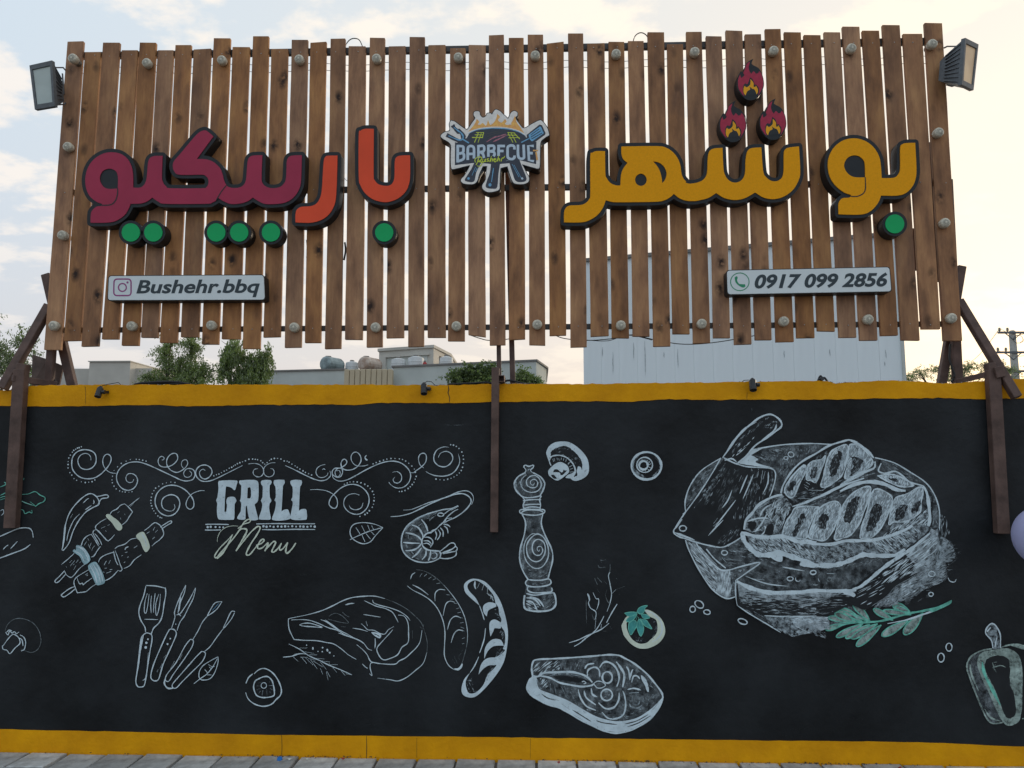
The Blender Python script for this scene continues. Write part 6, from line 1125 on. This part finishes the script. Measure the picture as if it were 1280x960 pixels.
# water streaks and dents are thin dark drips on the cladding
mb = MB()
for px, y0_, y1_ in ((753,434,447),(766,440,470),(792,428,452),(806,426,474),(847,436,462),(980,438,448),(1037,436,446),(1107,437,449),(1106,452,458),(830,440,448)):
    r0 = ray(px, y0_); den = r0.x*nb.x+r0.y*nb.y; pl_ = Lp-nb*.016; tt = ((pl_-CAM).x*nb.x+(pl_-CAM).y*nb.y)/den; a_ = CAM+r0*tt; hh = (y1_-y0_)*tt*.97
    pts = [a_+Vector((random.uniform(-.008, .008), 0, -hh*k/6)) for k in range(7)]
    for k in range(6): wv = dv*(.012*math.sin(math.pi*(k+.6)/6.6)); wv2 = dv*(.012*math.sin(math.pi*(k+1.6)/7.6)*(k < 5)); mb.add([pts[k]-wv, pts[k]+wv, pts[k+1]+wv2, pts[k+1]-wv2], [(0,1,2,3)])
o = mb.build('drip_stains', mat('grey_drip_stain', (.36, .40, .42), .8, .2, 20), t); tag(o, kind='stuff')
# low house with tanks on its roof
a_ = P(340, 465, 30); z1 = a_.z; b_ = atz(432, 462.6, z1)
t = empty('low_house', (a_.x, a_.y, 0)); tag(t, 'low pale plastered house with a thin dark roof edge, right of the drooping tree', 'building'); block(t, 'house_wall', [P(300, 466, 30.2), b_], 0, z1, 'plaster2', 7, 'cap', .07)
a_ = P(430, 461.6, 28.5); b_ = P(491, 460.6, 28.5); z_ = a_.z
t = empty('beige_screen', (a_.x, a_.y, 0)); tag(t, 'beige corrugated screen wall between the two pale houses', 'screen wall')
nn = 9
for k in range(nn):
    p = a_.lerp(b_, (k+.5)/nn); w2 = (b_-a_).length/nn*.5-.012; mb = MB(); mb.box((p.x-w2, p.y, 0), (p.x+w2, p.y+.10, z_)); mb.build('screen_panel', M['beige'], t, bevel=.02)
mb = MB(); mb.box((a_.x, a_.y+.08, 0), (b_.x, a_.y+.2, z_-.05)); mb.build('screen_frame', M['beige'], t)
a_ = P(492, 457.8, 29); z1 = a_.z; b_ = atz(670, 450, z1); c_ = atz(683, 459.6, z1)
t = empty('pale_house', (a_.x, a_.y, 0)); tag(t, 'pale grey plastered house with a stair room on its roof, behind the middle support', 'building'); block(t, 'house_wall', [a_, b_, c_], 0, z1-.06, 'plaster2', 5, 'cap', .08)
a_ = P(474, 437, 33); z2 = a_.z; b_ = atz(542, 432.3, z2); c_ = atz(562, 443, z2)
block(t, 'stair_room', [a_, b_, c_], 0, z2-.1, 'plaster', 4, 'plaster', .14)
def flatbox(parent, name, p0, p1, m, proud, yy):
    A_ = P(*p0, yy); B_ = P(*p1, yy); mb = MB(); mb.box((A_.x, A_.y-proud, B_.z), (B_.x, A_.y+.06, A_.z)); return mb.build(name, M[m], parent)
dface = (b_-a_); dface.z = 0; dface.normalize(); nf = Vector((-dface.y, dface.x, 0))
def onface(px, py, off=0):
    r0 = ray(px, py); den = r0.dot(nf); tt = ((a_-CAM).dot(nf)-off)/den; return CAM+r0*tt
for (n_, q_, off, m_) in (('recess_panel', [(482,447),(534,443.5),(534,470),(482,470)], .04, 'plaster2'), ('recess_lintel', [(479.5,445.2),(535.5,441.8),(535.5,443.5),(479.5,447)], .14, 'plaster'), ('recess_jamb', [(479.5,447),(482,447),(482,470),(479.5,470)], .14, 'plaster')):
    fr4 = [onface(x, y, off) for x, y in q_]; bk4 = [p+nf*(off+.1) for p in fr4]; mb = MB(); mb.add(fr4+bk4, [(0,1,2,3),(4,7,6,5)]+[(i, 4+i, 4+(i+1)%4, (i+1)%4) for i in range(4)]); mb.build(n_, M[m_], t)
o = None; e_ = (c_-b_); e_.z = 0; n3 = Vector((e_.y, -e_.x, 0)).normalized(); wx = b_+e_*.35; wx2 = b_+e_*.60
mb = MB(); zz0, zz1 = z2-.85, z2-.35
if n3.y > 0: n3 = -n3
mb.add([Vector((wx.x, wx.y, zz0))+n3*.03, Vector((wx2.x, wx2.y, zz0))+n3*.03, Vector((wx2.x, wx2.y, zz1))+n3*.03, Vector((wx.x, wx.y, zz1))+n3*.03, Vector((wx.x, wx.y, zz0))-n3*.05, Vector((wx2.x, wx2.y, zz0))-n3*.05, Vector((wx2.x, wx2.y, zz1))-n3*.05, Vector((wx.x, wx.y, zz1))-n3*.05], [(0,1,2,3),(0,4,5,1),(1,5,6,2),(2,6,7,3),(3,7,4,0)]); mb.build('window', M['bark'], t)
a_ = P(60, 461, 36); z1 = a_.z; t = empty('far_building', (P(90,461,36).x, 36, 0)); tag(t, 'far grey beige flat roofed building left of the leafy tree', 'building')
block(t, 'lower_wall', [P(60,461,36), P(190,461,36)], 0, z1, 'plaster', 6); block(t, 'upper_wall', [P(112,452,35.4), P(163,453.6,35.4)], 0, P(112,452.5,35.4).z, 'plaster', 5, 'plaster', .05)
# tanks
def tank(label, px, py, wpx, hpx, Y, m, lying=False):
    c = P(px, py, Y); s1 = (c-CAM).length/FPX; r = wpx/2*s1; h_ = hpx*s1
    t = empty('water_tank', (c.x, c.y, c.z-h_/2)); tag(t, label, 'water tank', 'rooftop water tanks'); mb = MB()
    if lying: mb.lathe(Vector((c.x-r*.2, c.y-.9, c.z)), Vector((.55, 1, 0)), [(0, h_*.02), (.03, h_*.36), (.09, h_*.47), (.16, h_*.5), (1.0, h_*.5), (1.1, h_*.44), (1.14, h_*.1)], 18)
    else: mb.lathe(Vector((c.x, c.y, c.z-h_*.5-.35)), (0,0,1), [(0, r), (h_*.4+.35, r), (h_*.44+.35, r*1.03), (h_*.5+.35, r), (h_*.84+.35, r*.95), (h_*.95+.35, r*.6), (h_+.35, r*.28)], 18)
    mb.build('tank_shell', M[m], t, smooth=False)
    mb = MB()
    if lying: mb.lathe(Vector((c.x, c.y-.4, c.z+h_*.46)), (0,0,1), [(0, .14), (.09, .14)], 10)
    else: mb.lathe(Vector((c.x, c.y, c.z+h_*.5-.02)), (0,0,1), [(0, r*.34), (.07, r*.34), (.09, r*.2)], 12)
    mb.build('lid', M['cap'], t)
    mb = MB(); 
    if lying: 
        for dx in (-.25, .35): mb.box((c.x+dx-.06, c.y-.5, c.z-h_*.5-.6), (c.x+dx+.06, c.y+.3, c.z-h_*.40))
        mb.build('stand', M['plaster'], t)
tank('weathered blue round tank lying on the low house, leftmost of the rooftop tanks', 413, 457.5, 20, 18, 32, 'tankblue', True)
tank('small white tank between the blue one and the rust streaked one', 440, 458, 16, 12, 32, 'tankwhite')
tank('rust streaked white tank lying above the beige screen', 460, 457.5, 22, 18, 32, 'tankrust', True)
tank('white tank left in front of the stair room', 498, 454, 18, 12, 31, 'tankwhite'); tank('white tank right in front of the stair room', 520, 452, 20, 13, 31, 'tankwhite'); tank('white tank right of the stair room, rightmost of the rooftop tanks', 558, 452, 17, 13, 31.5, 'tankwhite')
t = empty('gas_bottle', P(531, 455, 30.5)); tag(t, 'small dark red bottle on the roof beside the white tanks', 'gas bottle'); c = P(531, 455, 30.5); mb = MB(); mb.lathe(c-Vector((0,0,.2)), (0,0,1), [(0,.10),(.22,.10),(.30,.05)], 10); mb.build('bottle_body', M['redbit'], t); mb = MB(); mb.lathe(c+Vector((0,0,.10)), (0,0,1), [(0,.06),(.05,.06)], 8); mb.build('valve_collar', M['cap'], t)

# ------------------------------------------------------------ trees
def tree(name, label, Y, blobs, n, leafm, droop=.6, leaf=.085, base=None, dense=1.0, group='trees behind the wall', seed=1, gapk=.0):
    rng = np.random.default_rng(seed); cs = []; 
    for (px, py, rx, ry) in blobs:
        c = P(px, py, Y); s1 = (c-CAM).length/FPX; cs.append((c, rx*s1, ry*s1))
    bx = sum(c.x for c, _, _ in cs)/len(cs) if base is None else P(base, 480, Y).x
    t = empty(name, (bx, Y, 0)); tag(t, label, 'tree', group)
    zb = min(c.z-r2 for c, r1, r2 in cs); mb = MB(); fork = Vector((bx, Y, max(1.2, zb*.62)))
    mb.tube([Vector((bx+.05, Y, -.1)), Vector((bx-.04, Y, fork.z*.4)), Vector((bx+.05, Y+.03, fork.z*.75)), fork], [.17, .14, .12, .10], 9); mb.build('trunk', M['bark'], t, smooth=True)
    mb = MB(); 
    for c, r1, r2 in cs:
        mid = fork.lerp(c, .5)+Vector((random.uniform(-.2,.2), random.uniform(-.2,.2), .1)); mb.tube([fork-Vector((0,0,.1)), mid, c], [.06, .04, .015], 6)
        for k in range(7):
            q = c+Vector((random.gauss(0, r1*.5), random.gauss(0, r1*.4), random.gauss(r2*.2, r2*.4))); mb.tube([c.lerp(mid, random.random()*.5), c.lerp(q, .6), q], [.016, .010, .005], 4)
    o = mb.build('limbs', M['bark'], t, smooth=True)
    tot = sum(r1*r2 for _, r1, r2 in cs); V = []; 
    for c, r1, r2 in cs:
        m = int(n*r1*r2/tot); k = max(8, m//22)
        d = rng.normal(size=(k, 3)); d /= np.linalg.norm(d, axis=1)[:, None]; rad = rng.random(k)**.45; rad = rad*(1+rng.normal(0, .20, k))
        cc = np.array(c)+d*rad[:, None]*np.array([r1, r1*.85, r2])
        for q in cc:
            kk = int(rng.integers(14, 30)); L = rng.uniform(.16, .42); az = rng.random()*6.283
            dr = np.array([math.cos(az)*(1-droop), math.sin(az)*(1-droop), -droop+rng.normal(0, .25)]); dr /= np.linalg.norm(dr)
            tt = rng.random(kk)[:, None]; V.append(q+dr*tt*L+rng.normal(0, .035, (kk, 3)))
    p = np.concatenate(V); m = len(p)
    ax = rng.normal(size=(m, 3))*(1-droop*.8); ax[:, 2] -= droop*1.6; ax /= np.linalg.norm(ax, axis=1)[:, None]
    si = np.cross(ax, rng.normal(size=(m, 3))); si /= np.linalg.norm(si, axis=1)[:, None]
    ll = (leaf*rng.uniform(.6, 1.3, m))[:, None]; ww = ll*.22*dense
    v = np.stack([p, p+ax*ll*.5+si*ww, p+ax*ll, p+ax*ll*.5-si*ww], 1).reshape(-1, 3)
    me = bpy.data.meshes.new('crown'); me.vertices.add(m*4); me.vertices.foreach_set('co', (v-np.array([bx, Y, zb])).ravel()); me.loops.add(m*4); me.loops.foreach_set('vertex_index', np.arange(m*4)); me.polygons.add(m)
    me.polygons.foreach_set('loop_start', np.arange(m)*4); me.polygons.foreach_set('loop_total', np.full(m, 4)); me.materials.append(M[leafm[0]]); me.materials.append(M[leafm[1]])
    me.polygons.foreach_set('material_index', (rng.random(m) < .35).astype(np.int32)); me.update(calc_edges=True); me.validate()
    o = bpy.data.objects.new('crown', me); COL.objects.link(o); o.parent = t; o.matrix_parent_inverse = t.matrix_world.inverted(); o.location = (bx, Y, zb); tag(o, kind='stuff'); return t
tree('willowy_tree', 'sparse pale green tree at the left edge behind the steel brace', 14, [(32,425,13,20),(12,450,20,20),(-14,435,24,34),(30,462,17,16),(45,472,9,10)], 7000, ('leafpale', 'leaf'), .45, .07, -5, seed=3)
tree('leafy_tree', 'bright green leafy tree, left one of the two below the Bushehr plate', 18, [(207,437,9,13),(240,430,11,18),(224,458,26,18),(188,469,13,9),(252,464,16,15),(230,474,30,10),(214,422,7,9)], 19000, ('leaf', 'leafpale'), .50, .068, 225, .95, seed=5)
tree('drooping_tree', 'drooping green tree, right one of the two below the Bushehr plate', 18.5, [(293,438,16,16),(316,458,19,24),(331,452,9,24),(281,452,8,18),(300,470,18,12)], 17000, ('leaf', 'leafpale'), .88, .085, 310, .9, seed=8)
tree('bushy_tree', 'dense dark green tree top left of the middle support', 23, [(590,468,22,13),(574,474,14,9),(609,465,12,11),(600,476,24,8)], 12000, ('leafdark', 'leaf'), .3, .085, 592, 1.9, seed=11)
tree('bushy_tree', 'small light green tree top right of the middle support', 24, [(653,470,9,10),(663,475,11,6)], 4500, ('leaf', 'leafpale'), .3, .075, 655, 1.9, seed=12)
tree('flat_topped_tree', 'low spreading pale leaved tree behind the right support', 26, [(1150,467,17,6),(1176,461,14,6),(1208,459,13,7),(1238,455,15,6),(1134,473,13,5),(1258,462,11,6),(1195,471,24,6),(1240,469,20,6),(1278,475,14,5)], 9000, ('leafpale', 'leaf'), .15, .06, 1200, 1.2, seed=14)
# ------------------------------------------------------------ utility pole and its wires
YP = 30; t = empty('utility_pole', (P(1267, 470, YP).x, YP, 0)); tag(t, 'concrete utility pole with three crossarms near the right edge', 'utility pole')
pt = P(1265, 413, YP); pb = P(1269.5, 474, YP); dd = (pb-pt)/(pt.z-pb.z); g0 = pt+dd*pt.z
mb = MB(); mb.lathe(g0, pt-g0, [(0, .24), ((pt-g0).length-.06, .135), ((pt-g0).length, .09)], 12); mb.build('pole', M['concrete'], t, smooth=False)
for (x0_, x1_, y0_, y1_) in ((1247.5, 1290, 415.7, 415.7), (1245.5, 1292, 440.5, 440.5), (1254, 1292, 464, 464)):
    A_ = P(x0_, y0_, YP-.18); B_ = P(x1_, y1_, YP-.18); mb = MB(); mb.beam(A_, B_, .09, .08, Vector((0,1,0))); ca = mb.build('crossarm', M['alu'], t)
    mb = MB()
    for sx in (-1, 1):
        cx = P(1266.5+sx*11, y0_, YP-.15); mb.beam(cx, P(1267, y0_+9, YP-.15), .035, .03)
    mb.build('arm_brace', M['alu'], t)
    for xx in (x0_+2, x0_+12, x1_-5):
        if xx > 1262 and xx < 1270: continue
        c = P(xx, y0_-.8, YP-.18); mb = MB(); mb.lathe(c, (0,0,1), [(0, .03), (.05, .03), (.06, .06), (.10, .065), (.11, .04), (.15, .055), (.19, .03)], 10); mb.build('insulator', M['bulbdark'], t)
for k, (a0_, a1_, b0_, b1_, lb) in enumerate(((1249,411.5,1198,456,'power line falling left from the top crossarm to behind the steel leg'), (1247.5,437.5,1205,470,'power line falling left from the middle crossarm'), (1251,411,1330,375,'power line rising right from the top crossarm'), (1248,438,1340,400,'power line rising right from the middle crossarm'), (1256,461,1340,430,'power line rising right from the lowest crossarm'))):
    A_ = P(a0_, a1_, YP-.18); B_ = P(b0_, b1_, 60 if k < 2 else 12)
    pts = [A_.lerp(B_, i/14)-Vector((0, 0, .5*math.sin(math.pi*i/14))) for i in range(15)]
    hang('power_line', pts, .012 if k < 2 else .009, lb, 'power line', 'power lines at the pole')
mb = MB(); mb.tube([P(1273+7*math.cos(q_/10*6.28)*(1-q_*.02), 424+5*math.sin(q_/10*6.28), YP-.2) for q_ in range(14)], .012, 5); mb.build('looped_lead', M['wire'], t)
